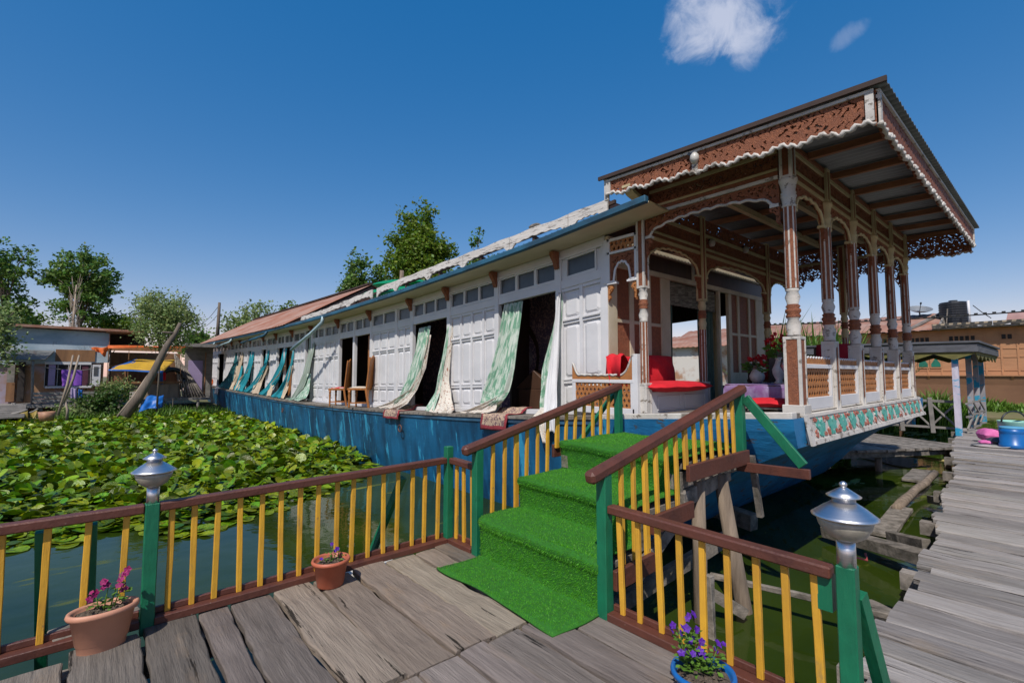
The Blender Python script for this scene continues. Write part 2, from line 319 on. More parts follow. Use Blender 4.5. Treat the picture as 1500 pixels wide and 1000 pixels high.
def fret(mb, func, W, H_, res, t, O, ud, vd, m=0):
    """carved board: cells of a fine grid where func is solid, given a real thickness"""
    nu, nv = max(2, int(round(W / res))), max(2, int(round(H_ / res)))
    u = (np.arange(nu) + .5) * W / nu; v = (np.arange(nv) + .5) * H_ / nv
    U, V = np.meshgrid(u, v, indexing='ij'); S = func(U, V)
    O, ud, vd = Vector(O), Vector(ud), Vector(vd); nd = ud.cross(vd)
    idx, vs_, fs_ = {}, [], []
    def vid(i, j, k):
        key = (i, j, k)
        if key not in idx:
            idx[key] = len(vs_); vs_.append(O + ud * (i * W / nu) + vd * (j * H_ / nv) + nd * ((k - .5) * t))
        return idx[key]
    for i in range(nu):
        for j in range(nv):
            if not S[i, j]: continue
            fs_.append((vid(i, j, 1), vid(i + 1, j, 1), vid(i + 1, j + 1, 1), vid(i, j + 1, 1)))
            fs_.append((vid(i, j, 0), vid(i, j + 1, 0), vid(i + 1, j + 1, 0), vid(i + 1, j, 0)))
            for (di, dj, a, b) in ((-1, 0, (0, 1), (0, 0)), (1, 0, (1, 0), (1, 1)), (0, -1, (0, 0), (1, 0)), (0, 1, (1, 1), (0, 1))):
                ii, jj = i + di, j + dj
                if 0 <= ii < nu and 0 <= jj < nv and S[ii, jj]: continue
                fs_.append((vid(i + a[0], j + a[1], 1), vid(i + a[0], j + a[1], 0), vid(i + b[0], j + b[1], 0), vid(i + b[0], j + b[1], 1)))
    return mb.add(vs_, fs_, m)

def floral(U, V, L, t=0.42):
    x, y = U / L, V / L; P2 = 2 * math.pi
    xw = x + .22 * np.sin(P2 * (y * 1.3 + .2)) + .12 * np.sin(P2 * x * .41); yw = y + .2 * np.sin(P2 * x * 1.1) + .13 * np.sin(P2 * x * .37)
    g = np.sin(P2 * xw) * np.sin(P2 * yw) + .6 * np.sin(P2 * (2 * xw + yw)) * np.cos(P2 * (yw * 1.5 - xw))
    return g < t
def lattice(U, V, p, q, w=.30):
    """diamond grid of slotted holes"""
    j = np.floor(V / q); x = (U / p + .5 * (j % 2)) % 1 - .5; y = (V / q) % 1 - .5
    return (np.abs(x) / w + np.abs(y) / .46) > 1
# ------------------------------------------------------------------ setting: water and land
ZW = -0.52
WATER = bpy.data.materials.new('lake water'); WATER.use_nodes = True
_N, _L = WATER.node_tree.nodes, WATER.node_tree.links; _P = _N['Principled BSDF']
_P.inputs['Roughness'].default_value = 0.06; _P.inputs['IOR'].default_value = 1.33
_tc = _N.new('ShaderNodeTexCoord')
def _ns(s, det=4):
    mp = _N.new('ShaderNodeMapping'); mp.inputs['Scale'].default_value = s; _L.new(_tc.outputs['Object'], mp.inputs[0])
    n = _N.new('ShaderNodeTexNoise'); n.inputs['Scale'].default_value = 1; n.inputs['Detail'].default_value = det; _L.new(mp.outputs[0], n.inputs['Vector']); return n.outputs[0]
_rp = _N.new('ShaderNodeValToRGB'); _rp.color_ramp.elements[0].color = (0.012, 0.026, 0.003, 1); _rp.color_ramp.elements[1].color = (0.035, 0.055, 0.006, 1)
_rp.color_ramp.elements[0].position = .35; _rp.color_ramp.elements[1].position = .7
_L.new(_ns((.5, .5, .5)), _rp.inputs[0])
_mx = _N.new('ShaderNodeMix'); _mx.data_type = 'RGBA'; _mr = _N.new('ShaderNodeMapRange'); _mr.inputs[1].default_value = .66; _mr.inputs[2].default_value = .76
_sp = _N.new('ShaderNodeSeparateXYZ'); _L.new(_tc.outputs['Object'], _sp.inputs[0])
_gx = _N.new('ShaderNodeMapRange'); _gx.inputs[1].default_value = 8.5; _gx.inputs[2].default_value = 22; _gx.inputs[4].default_value = .17   # duckweed grows towards the far bank
_L.new(_sp.outputs[0], _gx.inputs[0]); _ad = _N.new('ShaderNodeMath'); _L.new(_ns((.9, 3.0, 1), 7), _ad.inputs[0]); _L.new(_gx.outputs[0], _ad.inputs[1])
_L.new(_ad.outputs[0], _mr.inputs[0]); _L.new(_mr.outputs[0], _mx.inputs[0]); _L.new(_rp.outputs[0], _mx.inputs[6]); _mx.inputs[7].default_value = (0.15, 0.17, 0.03, 1)
_L.new(_mx.outputs[2], _P.inputs['Base Color'])
_rr = _N.new('ShaderNodeMapRange'); _rr.inputs[3].default_value = .05; _rr.inputs[4].default_value = .8; _L.new(_mr.outputs[0], _rr.inputs[0]); _L.new(_rr.outputs[0], _P.inputs['Roughness'])
_b = _N.new('ShaderNodeBump'); _b.inputs['Strength'].default_value = .10; _b.inputs['Distance'].default_value = .04; _L.new(_ns((4, 4, 4), 3), _b.inputs['Height']); _L.new(_b.outputs[0], _P.inputs['Normal'])
mb = MB(); mb.add([(-400, -400, ZW), (600, -400, ZW), (600, 600, ZW), (-400, 600, ZW)], [(0, 1, 2, 3)])
tag(mb.build('lake_water', WATER, org=(0, 0, 0)), kind='structure')
GROUND = mat('shore earth', (0.10, 0.12, 0.035), (0.16, 0.12, 0.07), (.6, .6, .6), rough=.95, bump=.5, bsc=(5, 5, 5))
mb = MB(); n = 60
P_ = []
for i in range(n + 1):
    x = -60 + 66 * i / n; e = 29.0 + .5 * math.sin(x * .9) + .3 * math.sin(x * 2.3 + 1) - (1.6 if x < -1.6 else 0)
    P_.append([(x, e - .5, ZW - .3), (x, e, ZW + .06), (x, e + .6, ZW + .30), (x, e + 4, ZW + .45), (x, 300, ZW + .6)])
mb.grid(P_); tag(mb.build('shore_ground', GROUND, org=(0, 30, ZW)), kind='structure')
mb = MB(); P_ = []
for i in range(41):
    y = -120 + 240 * i / 40; e = 33.2 + .5 * math.sin(y * .7) + .3 * math.sin(y * 1.9)
    P_.append([(e - .4, y, ZW - .3), (e, y, ZW + .04), (e + 1.2, y, ZW + .22), (e + 8, y, ZW + .35), (400, y, ZW + .5)])
mb.grid(P_); tag(mb.build('far_bank', GROUND, org=(36, 0, ZW)), kind='structure')

# ------------------------------------------------------------------ timber decks
def plank(mb, x0, x1, y0, y1, zt, t, n=10, j=.004, jz=.002, axis='y'):
    """one worn board, edges a little ragged; runs along y (or x)"""
    vs_, fs_ = [], []
    tz = RN.uniform(-jz * 2, jz * 2); a, b = (y0, y1) if axis == 'y' else (x0, x1); w0, w1 = (x0, x1) if axis == 'y' else (y0, y1)
    e = [RN.uniform(-.5, .5) for _ in range(4)]
    for i in range(n + 1):
        f = i / n; s = a + (b - a) * f
        l = w0 + RN.uniform(-j, j) + j * math.sin(f * 5 + e[0] * 9); r = w1 + RN.uniform(-j, j) + j * math.sin(f * 4 + e[1] * 9)
        z = zt + tz + RN.uniform(-jz, jz); ch = .007
        for (q, zz) in ((l, z - t), (l, z - ch), (l + ch, z), ((l + r) / 2, z + jz * .5), (r - ch, z), (r, z - ch), (r, z - t)):
            ss = s + (e[2] * .035 * (q - w0) / (w1 - w0) if i in (0, n) else 0)
            vs_.append((q, ss, zz) if axis == 'y' else (ss, q, zz))
    for i in range(n):
        for k in range(6): fs_.append((i * 7 + k, i * 7 + k + 1, (i + 1) * 7 + k + 1, (i + 1) * 7 + k) if axis == 'x' else (i * 7 + k, (i + 1) * 7 + k, (i + 1) * 7 + k + 1, i * 7 + k + 1))
    fs_ += [tuple(range(7)), tuple(n * 7 + k for k in range(7))]
    mb.add(vs_, fs_)

dock = thing('wooden_dock', 'grey weathered plank dock with gaps between boards, enclosed by the yellow and brown railings', 'dock', (0.6, 1.4, 0))
mb = MB(); mt_ = MB()
xs = [-1.85, -1.5, -1.12, -.78, -.42, -.08, .27, .56, .75, 1.02, 1.31, 1.61, 1.92, 2.2, 2.41, 2.60]
for i in range(len(xs) - 1):
    g = .032 if i in (3, 7) else (.026 if i in (5, 11, 13) else .013)
    plank(mt_ if i in (9, 10, 11, 12, 13) else mb, xs[i] + g / 2, xs[i + 1] - g / 2, 2.375 + RN.uniform(-.015, .02), 3.90 + (RN.uniform(-.02, .03) if xs[i] > 0 else RN.uniform(-.25, .03)), 0.0, .05, 14, .009, .006)
xs2 = [-1.85, -1.5, -1.2, -.86, -.5, -.2, .16, .46, .82, 1.12, 1.36, 1.63, 1.83, 2.10, 2.35, 2.60]
for i in range(len(xs2) - 1):
    g = .014
    plank(mb, xs2[i] + g / 2, xs2[i + 1] - g / 2, -1.3, 2.362 + RN.uniform(-.012, .006), -0.004, .05, 16, .007, .004)
mb.build('planks', DK_Y, dock); mt_.build('planks', DK_T, dock)
mb = MB()
for y in (3.7, 2.36, 1.0, -.9): mb.bar((-1.9, y, -.125), (2.58, y, -.125), .12, .14)
mb.build('joist', OLDW, dock)
for x in (-1.5, .5, 2.45):
    for y in (3.62, 1.05, -.85):
        MB().tube([(x, y, -1.4), (x + .02, y, -.19)], [.075, .065], 9).build('piling', LOG, dock)

walk = thing('plank_walkway', 'wide grey walkway of rough boards running off to the far pavilion', 'walkway', (10, 0, 0))
mb = MB()
def wedge(x): return np.interp(x, [2.9, 3.2, 4.58, 4.62, 5.6, 11, 15, 20], [.76, .80, .93, .80, .93, 1.36, 1.84, 2.3])
x = 2.95; i = 0
while x < 19.6:
    w = RN.uniform(.17, .29); far = x > 15.6
    plank(mb, x + .008, x + w - .010, (-2.2 if not far else -.9) + RN.uniform(-.1, .1), float(wedge(x + w / 2)) + RN.uniform(-.07, .05), RN.uniform(-.012, .010), .045, 14, .010, .006)
    x += w
mb.build('planks', WK_Y, walk)
mb = MB()
for k in range(9):
    xx = 3.3 + k * 1.9; mb.bar((xx, -2.1, -.12), (xx, wedge(xx) + .14, -.12), .12, .14)
mb.bar((3, .45, -.24), (19, 1.6, -.24), .1, .1); mb.bar((3, -1.4, -.24), (19, -.6, -.24), .1, .1)
mb.build('joist', OLDW, walk)
for k in range(7):
    xx = 4.1 + k * 2.4; MB().tube([(xx, wedge(xx) - .2, -1.4), (xx, wedge(xx) - .22, -.05)], [.07, .06], 8).build('piling', LOG, walk)

jet = thing('low_jetty', 'narrow grey jetty running from the walkway behind the boat towards the fence', 'jetty', (14, 3, 0))
mb = MB(); a = Vector((14.9, 1.55, -.02)); d_ = Vector((-.876, .482, 0)); w_ = Vector((.482, .876, 0)); s = 0
while s < 6.6:
    w = RN.uniform(.2, .32); p = a + d_ * s; q = a + d_ * (s + w - .012); e1, e2 = RN.uniform(-.06, .04), RN.uniform(-.05, .05); z = Vector((0, 0, RN.uniform(-.008, .008)))
    mb.prism([(0, 0), (1, 0), (1, 1), (0, 1)], lambda u, v, t: p.lerp(q, u) + w_ * (e1 + v * (2.3 + e2)) + z - Vector((0, 0, t)), .05); s += w
mb.build('planks', OLDW, jet)
mb = MB(); mb.bar(a + d_ * .1 + w_ * .12 - Vector((0, 0, .12)), a + d_ * 6.5 + w_ * .12 - Vector((0, 0, .12)), .1, .12); mb.bar(a + d_ * .1 + w_ * 2.1 - Vector((0, 0, .12)), a + d_ * 6.5 + w_ * 2.1 - Vector((0, 0, .12)), .1, .12)
mb.build('joist', OLDW, jet)
for s in (.4, 2.3, 4.4, 6.3):
    p = a + d_ * s + w_ * .2; MB().tube([(p.x, p.y, -1.3), (p.x, p.y, -.1)], .065, 8).build('piling', LOG, jet)

# ------------------------------------------------------------------ painted railings round the dock
def railing(name, label, p0, p1, zt, nb, posts, base=.06, group=None, mid=.0):
    """straight run: rail, bottom board and one mesh per yellow baluster"""
    p0, p1 = Vector((*p0, 0)), Vector((*p1, 0)); root = thing(name, label, 'railing', p0.lerp(p1, .5), group)
    d = (p1 - p0).normalized(); w = Vector((-d.y, d.x, 0)); U = Vector((0, 0, 1))
    MB().bar(p0 + U * (zt[0] - .03), p1 + U * (zt[1] - .03), .075, .055, n=6, jit=.002).build('handrail', RAIL, root, bevel=.008)
    mb = MB().bar(p0 + U * .025 - w * .0, p1 + U * .025, .10, .048, n=5, jit=.002)
    mb.bar(p0 + w * .035 + U * .068, p1 + w * .035 + U * .068, .028, .038)
    mb.build('bottom_rail', RAIL, root, bevel=.004)
    for i in range(nb):
        f = (i + .5) / nb; b = p0.lerp(p1, f); zt_ = zt[0] + (zt[1] - zt[0]) * f - .055; j = d * RN.uniform(-.01, .01); k = d * RN.uniform(-.012, .012)
        MB().bar(b + w * .018 + U * .048 + k, b + w * .012 + U * zt_ + j, .034, .026, up=w, n=4, jit=.0015).build('baluster', YEL, root, bevel=.003)
    return root
def post(root, x, y, z0, z1, s=.07, name='post', m=GRN):
    return MB().bar((x, y, z0), (x, y, z1), s, s, up=(0, 1, 0), n=3, jit=.001).build(name, m, root, bevel=.005)

rl = railing('dock_railing', 'long railing with yellow balusters between the left lamp post and the green corner post', (.33, 3.93), (2.55, 3.95), (.765, .80), 16, 0)
post(rl, 2.585, 3.95, -.02, .90)
MB().bar((2.12, 3.99, .66), (1.98, 4.42, -.22), .055, .055).build('brace', GRN, rl)
MB().bar((.0, 3.99, .68), (.02, 4.32, -.3), .055, .055).build('brace', GRN, rl)
rl2 = railing('dock_railing', 'railing with yellow balusters left of the left lamp post, behind the pale planter', (-1.9, 3.92), (.255, 3.93), (.76, .765), 12, 0)
MB().bar((-.22, 3.99, .68), (-.2, 4.32, -.3), .055, .055).build('brace', GRN, rl2)
rl3 = railing('dock_railing', 'short railing with three yellow balusters between the corner post and the foot of the stairs', (2.60, 3.91), (2.605, 3.55), (.80, .79), 3, 0)
rl4 = railing('dock_railing', 'railing with yellow balusters right of the stairs, ending at the right lamp post', (2.61, 2.04), (2.61, .765), (.735, .715), 9, 0)
MB().bar((2.64, .80, .66), (2.64, .80, .50), .06, .06, up=(0, 1, 0)).build('cleat', GRN, rl4)
MB().bar((2.66, .68, .60), (3.02, .62, -.30), .05, .06).build('brace', GRN, rl4)
mb = MB(); mb.box(1.78, 2.3, 4.3, 4.62, -.36, -.24)
mb.prism([(1.74, 4.27), (1.82, 4.27), (1.82, 4.66), (1.74, 4.66)], lambda u, v, t: (u, v, -.24 + t), .05)
tag(mb.build('foam_block', mat('dirty foam', (.62, .60, .55), (.42, .40, .36), (8, 8, 8), rough=.9, bump=.4, bsc=(30, 30, 30)), bevel=.015), 'dirty white foam block floating under the green brace of the railing', 'foam block')

# ------------------------------------------------------------------ boarding stairs with turf runner
st = thing('boarding_stairs', 'wooden boarding stairs with brown handrails and yellow balusters rising to the houseboat', 'stairs', (3.6, 2.8, 0))
YL, YR = 3.50, 2.08
TR = [(2.56, 3.03, .325), (3.03, 3.60, .60), (3.60, 4.70, .885)]
mb = MB()
for x0, x1, z in TR: mb.box(x0 + .09, x1 + .0, YR + .05, YL - .05, z - .07, z - .03)
for x, z0, z1 in ((2.625, 0, .26), (3.09, .29, .54), (3.66, .565, .82)): mb.box(x, x + .03, YR + .05, YL - .05, z0 + .001, z1 - .032)
mb.build('tread', OLDW, st)
U = Vector((0, 0, 1))
for (y, s, hz0, hz1, x1) in ((YL, 1, .945, 1.475, 4.70), (YR, -1, .945, 1.475, 4.74)):
    MB().bar((2.44, y, hz0 - .03), (x1, y, hz1 - .02), .088, .085, n=5, jit=.002).build('handrail', RAIL, st, bevel=.022)
    post(st, 2.60, y, -.03, .93, .078)
    post(st, 4.66, y, .80, 1.42, .075)
    for (x0, x2, z) in ((2.64, 3.10, .23), (3.08, 3.66, .50), (3.60, 4.70, .80)):
        MB().bar((x0, y - s * -.045, z), (x2, y - s * -.045, z + .015), .035, .13).build('stringer', RAIL, st, bevel=.004)
    for k in range(13):
        x = 2.78 + k * .142; zb = (.16 if x < 3.1 else (.42 if x < 3.63 else .83)) + (.0 if x < 3.63 else 0)
        zt_ = hz0 + (hz1 - hz0) * (x - 2.44) / (x1 - 2.44) - .06; wob = RN.uniform(-.012, .012)
        wd_ = .052 if k in (2, 6) else .034
        MB().bar((x + wob, y + s * .018, zb), (x, y + s * .005, zt_), wd_, .026, up=(0, 1, 0), n=4, jit=.0015).build('baluster', YEL, st, bevel=.003)
MB().bar((4.665, 2.03, 1.37), (4.665, 1.55, .80), .085, .04, up=(1, 0, 0)).build('brace', GRN, st, bevel=.004)
MB().bar((4.66, 2.12, .72), (4.66, 1.50, .735), .045, .085).build('outrigger', RAIL, st, bevel=.004)
MB().bar((4.66, 3.56, 1.36), (4.20, 3.95, .55), .05, .04, up=(0, 1, 0)).build('brace', GRN, st)
MB().bar((4.74, 2.02, .82), (4.80, 1.98, .25), .05, .05, up=(0, 1, 0)).build('batten', OLDW, st)
for q in (((3.62, 2.18, .71), (4.72, 2.18, .73)), ((3.62, 3.4, .71), (4.72, 3.4, .73)), ((3.66, 2.15, .56), (4.55, 2.18, .66))): MB().bar(*q, .09, .13, n=4, jit=.004).build('landing_beam', OLDW, st, bevel=.006)
MB().tube([(4.04, 2.21, -1.3), (3.97, 2.15, 0), (3.93, 2.13, .68)], [.062, .06, .057], 9).build('stilt', LOG, st)
MB().tube([(4.50, 1.98, -1.3), (4.46, 2.01, -.5), (4.33, 2.13, .68)], [.075, .07, .06], 9).build('stilt', LOG, st)
MB().tube([(3.95, 3.35, -1.3), (3.95, 3.35, .68)], .06, 8).build('stilt', LOG, st)
MB().tube([(2.75, 2.2, -1.3), (2.72, 2.2, .2)], .06, 8).build('stilt', LOG, st)
MB().bar((3.30, 2.62, -.38), (4.75, 2.3, -.02), .06, .13, n=5, jit=.006).build('cross_brace', OLDW, st)
MB().bar((4.02, 2.12, -.25), (4.25, 1.9, -.44), .03, .09).build('cross_brace', OLDW, st)
MB().bar((3.0, 2.12, .14), (3.6, 2.12, .46), .05, .11).build('cross_brace', OLDW, st)

# turf runner: backing sheet bent over the steps plus its pile of short blades
prof = [(2.17, .012), (2.56, .014), (2.588, .025), (2.582, .26), (2.556, .30), (2.562, .332), (2.588, .345), (3.03, .345), (3.062, .357), (3.055, .55), (3.026, .585), (3.032, .614), (3.058, .625), (3.60, .625), (3.632, .637), (3.625, .835), (3.596, .87), (3.602, .90), (3.628, .91), (4.69, .91)]
y0, y1 = 2.125, 3.445
turf = thing('turf_carpet', 'bright green artificial turf runner laid down the boarding stairs onto the dock', 'carpet', (3.4, 2.8, 0))
mb = MB()
pts = []
for i in range(len(prof) - 1):
    (ax, az), (bx, bz) = prof[i], prof[i + 1]; n = max(1, int(math.hypot(bx - ax, bz - az) / .06))
    pts += [(ax + (bx - ax) * k / n, az + (bz - az) * k / n) for k in range(n)]
pts.append(prof[-1])
ys_ = [y0 + (y1 - y0) * k / 24 for k in range(25)]
def tz(x, y): return .006 * math.sin(x * 9 + y * 4) * (x > 2.6) + .004 * math.sin(y * 11 + x * 3)
def edge(y, x): return y + (.025 * math.sin(x * 7) if x < 2.6 else 0)
mb.grid([[(px_ + (0.02 * math.sin(y * 5) if px_ < 2.2 else 0), edge(y, px_) + (-.02 * (2.56 - px_) if px_ < 2.56 else 0), pz + tz(px_, y)) for y in ys_] for px_, pz in pts], smooth=True)
mb.build('backing', TURF, turf, thick=.012)
rs = np.random.RandomState(3); vs_, fs_ = [], []
cum = [0]
for i in range(len(pts) - 1): cum.append(cum[-1] + math.hypot(pts[i + 1][0] - pts[i][0], pts[i + 1][1] - pts[i][1]))
for k in range(105000):
    s = rs.rand() * cum[-1]
    if s > 2.1 and rs.rand() < .35: continue
    i = int(np.searchsorted(cum, s)) - 1; i = max(0, min(i, len(pts) - 2)); f = (s - cum[i]) / max(1e-6, cum[i + 1] - cum[i])
    ax, az = pts[i]; bx, bz = pts[i + 1]; x = ax + (bx - ax) * f; z = az + (bz - az) * f; y = y0 + (y1 - y0) * rs.rand()
    if x < 2.2: x += .02 * math.sin(y * 5)
    L_ = math.hypot(bx - ax, bz - az); nx, nz = -(bz - az) / L_, (bx - ax) / L_
    h = .011 + .009 * rs.rand(); lx, ly = rs.uniform(-.5, .5), rs.uniform(-.6, .6); z += tz(x, y); ye = edge(y, x)
    tx, tz_ = (bx - ax) / L_, (bz - az) / L_; a_ = rs.rand() * 6.28; wx, wy = .0028 * math.cos(a_), .0028 * math.sin(a_)
    n = len(vs_)
    vs_ += [(x - tx * wx, ye - wy, z - tz_ * wx), (x + tx * wx, ye + wy, z + tz_ * wx), (x + h * (nx + tx * lx), ye + h * ly, z + h * (nz + tz_ * lx) - .003)]
    fs_.append((n, n + 1, n + 2))
mb = MB(); mb.add(vs_, fs_); mb.build('pile', BLADE, turf)

# ------------------------------------------------------------------ lamps on green posts
def lamp(label, x, y, zp, k=1.0, tilt=0):
    kr = k * .88; r = thing('post_lamp', label, 'lamp', (x, y, 0), 'steel lamps on green posts')
    post(r, x, y, -.05, zp, .075)
    c = (x, y, zp)
    MB().lathe([(.040 * k, -.012), (.040 * k, .13 * k)], c, 24).build('collar', STEEL, r)
    MB().lathe([(.030 * kr, .118 * k), (.062 * kr, .122 * k), (.098 * kr, .145 * k), (.125 * kr, .185 * k), (.138 * kr, .228 * k)], c, 32).build('bowl', BOWL, r)
    MB().lathe([(.137 * kr, .226 * k), (.158 * kr, .229 * k), (.160 * kr, .234 * k), (.146 * kr, .243 * k), (.105 * kr, .272 * k), (.062 * kr, .297 * k), (.050 * kr, .301 * k)], c, 40).build('hood', STEEL, r)
    cap = MB().lathe([(.049 * k, .299 * k), (.049 * k, .322 * k), (.072 * k, .325 * k), (.074 * k, .329 * k), (.045 * k, .348 * k), (.018 * k, .366 * k), (.012 * k, .370 * k)], c, 32).build('cap', STEEL, r)
    MB().lathe([(.010 * k, .368 * k), (.017 * k, .378 * k), (.016 * k, .388 * k), (.008 * k, .396 * k), (0, .398 * k)], c, 16).build('finial', STEEL, cap)
    return r
lamp('brushed steel lamp on the green post between the two left railings, beside the pale planter', .295, 3.925, .765, .87)
lr = lamp('brushed steel lamp on the green post in the right foreground, near the walkway', 2.605, .705, .735, .94)
MB().tube([(2.65, .72, .745), (2.70, .70, .75), (2.74, .66, .735), (2.76, .67, .76)], .005, 5).build('cable', mat('red cable', (.35, .06, .05)), lr)

# ------------------------------------------------------------------ flower pots
def sprig(mb, base, h, n, size, lean=(0, 0)):
    for k in range(n):
        f = RN.uniform(.15, 1); a = RN.uniform(0, 6.28); rr = RN.uniform(.01, .045) * (1.3 - f * .6)
        c = Vector(base) + Vector((lean[0] * f * h + math.cos(a) * rr, lean[1] * f * h + math.sin(a) * rr, f * h))
        u = Vector((math.cos(a), math.sin(a), RN.uniform(-.3, .5))).normalized(); w = u.cross(Vector((RN.uniform(-.3, .3), RN.uniform(-.3, .3), 1))).normalized(); s = size * RN.uniform(.6, 1.2)
        mb.add([c, c + u * s * .5 + w * s * .38, c + u * s, c + u * s * .5 - w * s * .38], [(0, 1, 2, 3)])
def bloom(mb, c, r, n=5):
    c = Vector(c); ax = Vector((RN.uniform(-.7, .3), RN.uniform(-1, -.2), RN.uniform(.1, .8))).normalized(); u = ax.orthogonal().normalized(); w = ax.cross(u)
    for k in range(n):
        a = k * 6.283 / n + RN.uniform(-.2, .2); d = (u * math.cos(a) + w * math.sin(a)); e = ax.cross(d)
        mb.add([c, c + d * r * .6 + e * r * .5 + ax * r * .2, c + d * r * 1.1 + ax * r * .1, c + d * r * .6 - e * r * .5 + ax * r * .2], [(0, 1, 2, 3)])
def pot(name, label, x, y, prof, mt, sx, sy, rot, zsoil, rs_, stems, petals, blooms, leafn, leafs):
    r = thing(name, label, 'flower pot', (0, 0, 0))
    MB().lathe(prof, n=36, sx=sx, sy=sy).build('pot', mt, r)
    mb = MB(); P_ = []
    for i in range(7):
        P_.append([(rs_ * sx * i / 6 * math.cos(a * 6.2832 / 22), rs_ * sy * i / 6 * math.sin(a * 6.2832 / 22), zsoil + RN.uniform(-.008, .012) - .01 * (i / 6) ** 2) for a in range(23)])
    for row in P_: row[-1] = row[0]
    mb.grid(P_)
    for k in range(40):
        a, q = RN.uniform(0, 6.28), rs_ * .85 * math.sqrt(RN.random()); s = RN.uniform(.004, .011); c = (q * sx * math.cos(a), q * sy * math.sin(a), zsoil + .005)
        mb.lathe([(0, -s), (s, 0), (0, s)], c, 5, smooth=False)
    mb.build('soil', SOIL, r)
    pl = MB(); lf = MB()
    for (bx, by, h, lx, ly) in stems:
        fl = MB()
        pl.tube([(bx, by, zsoil), (bx + lx * h * .5, by + ly * h * .5, zsoil + h * .55), (bx + lx * h, by + ly * h, zsoil + h)], [.004, .003, .002], 5)
        sprig(lf, (bx, by, zsoil), h * .8, leafn, leafs, (lx, ly))
        for k in range(blooms):
            bloom(fl, (bx + lx * h + RN.uniform(-.028, .028), by + ly * h + RN.uniform(-.028, .028), zsoil + h + RN.uniform(-.04, .02)), RN.uniform(.014, .022))
        if fl.v: fl.build('flower', petals, r)
    p = pl.build('stem', LEAF, r); lf.build('foliage', LEAF, r)
    r.location = (x, y, 0); r.rotation_euler = (0, 0, rot); return r
pot('flower_planter', 'pale oval terracotta planter with a magenta pansy, in front of the railing at left', .075, 3.76,
    [(0, .0), (.090, .0), (.098, .010), (.103, .052), (.108, .056), (.132, .205), (.146, .21), (.151, .224), (.146, .240), (.136, .242), (.126, .230), (.122, .19)], TERRA, 1.12, .74, 0.05, .218, .124,
    [(.0, -.01, .15, .12, 0), (.03, .01, .19, .25, .1), (-.02, .01, .09, -.2, 0), (.045, 0, .12, .3, 0)], FLMAG, 4, 16, .035)
pot('flower_pot', 'small round reddish terracotta pot with one purple pansy, by the middle of the railing', 1.395, 3.74,
    [(0, 0), (.088, 0), (.096, .01), (.122, .17), (.136, .172), (.142, .186), (.136, .2), (.126, .2), (.117, .188), (.114, .16)], TERRA2, 1.0, .95, 0, .172, .116,
    [(.0, .0, .12, .1, 0), (.02, .02, .07, .5, 0), (-.03, .0, .05, -.5, 0), (.06, .02, .08, .2, .1)], FLPUR, 1, 8, .028)
pot('flower_pot', 'bright blue pot with bushy green stems and violet flowers, before the right railing', 2.20, 1.19,
    [(0, 0), (.095, 0), (.10, .012), (.125, .19), (.142, .192), (.147, .204), (.142, .219), (.131, .219), (.122, .206), (.118, .17)], BLUEP, 1, 1, 0, .19, .12,
    [(.02, .05, .15, .05, .35), (.05, .05, .13, .3, .2), (.0, .03, .11, -.3, .2), (.05, .0, .10, .6, -.2), (-.02, .06, .2, -.12, .2), (.06, .08, .19, .18, .25), (.03, .02, .09, .1, 0)], FLPUR, 3, 34, .032)
# ------------------------------------------------------------------ the houseboat
SY = [0, 1.77, 3.6, 5, 7, 9.7, 13, 15.4, 19, 22, 27, 33, 37]; SZ = [1.30, 1.22, 1.09, .985, .89, .79, .72, .69, .69, .72, .78, .85, .90]
def sh(y): return float(np.interp(y, SY, SZ))
def warp(p): return (p[0], p[1], p[2] + sh(p[1]))
XW, XG, XR = 5.30, 4.88, 10.5
boat = thing('houseboat', 'long white houseboat with a blue hull, carved brown front porch and rusted roof', 'houseboat', (7.9, 10, ZW))
# hull
mb = MB(); P_ = []
sty = [1.70, 2.0, 2.31, 2.64, 2.9, 3.2, 3.6, 4.2] + [4.2 + 30.0 * i / 50 for i in range(1, 51)] + [34.8, 35.5, 36.1]
for y in sty:
    zt = sh(y) - .045; zb = float(np.interp(y, [1.7, 2.31, 2.64, 2.9, 3.3, 4.0, 33.5, 34.8, 36.1], [.90, .58, .30, .0, -.4, -.75, -.75, -.1, .74]))
    k = max(0, min(1, (zt - zb) / .8)); zm = zb + (zt - zb) * .35
    L = [(XG + .03, zt), (XG + .045, zt - min(.12, (zt - zb) * .4)), (XG + .10 * k + .04, zm), (XG + .19 * k + .05, zb)]
    row = [(x, y, z) for x, z in L] + [(7.9, y, zb)] + [(15.8 - x, y, z) for x, z in reversed(L)]
    P_.append(row)
mb.grid(P_, smooth=False)
mb.add(P_[0], [tuple(range(len(P_[0])))]); mb.add(P_[-1], [tuple(reversed(range(len(P_[-1]))))])
for f in range(len(mb.f)):
    if sum(mb.v[k][1] for k in mb.f[f]) / len(mb.f[f]) < 3.5: mb.m[f] = 1
hull = mb.build('hull', [HULL, BOWB], boat)
mb = MB(); mb.boxn(XG, XW + .02, 4.0, 36.0, -.05, -.005, 60)
mb.build('side_deck', OLDW, boat, warp=warp)
mb = MB(); mb.boxn(XG + .02, XG + .06, 4.0, 36.0, -.115, -.052, 60)
mb.build('rubbing_strake', mat('strake paint', (.03, .13, .24), (.02, .05, .09), (3, 1.2, 3), (.4, .6), .7), boat, warp=warp)
for y in (9.3, 17.9):
    mb = MB(); c = Vector((XG - .0, y, sh(y) - .36)); mb.tube([c + Vector((-.02, .07 * math.cos(a), .07 * math.sin(a))) for a in [k * .5236 for k in range(13)]], .013, 6)
    mb.build('mooring_ring', mat('rusty iron', (.12, .05, .03)) if 'rusty iron' not in MATS else MATS['rusty iron'], boat)
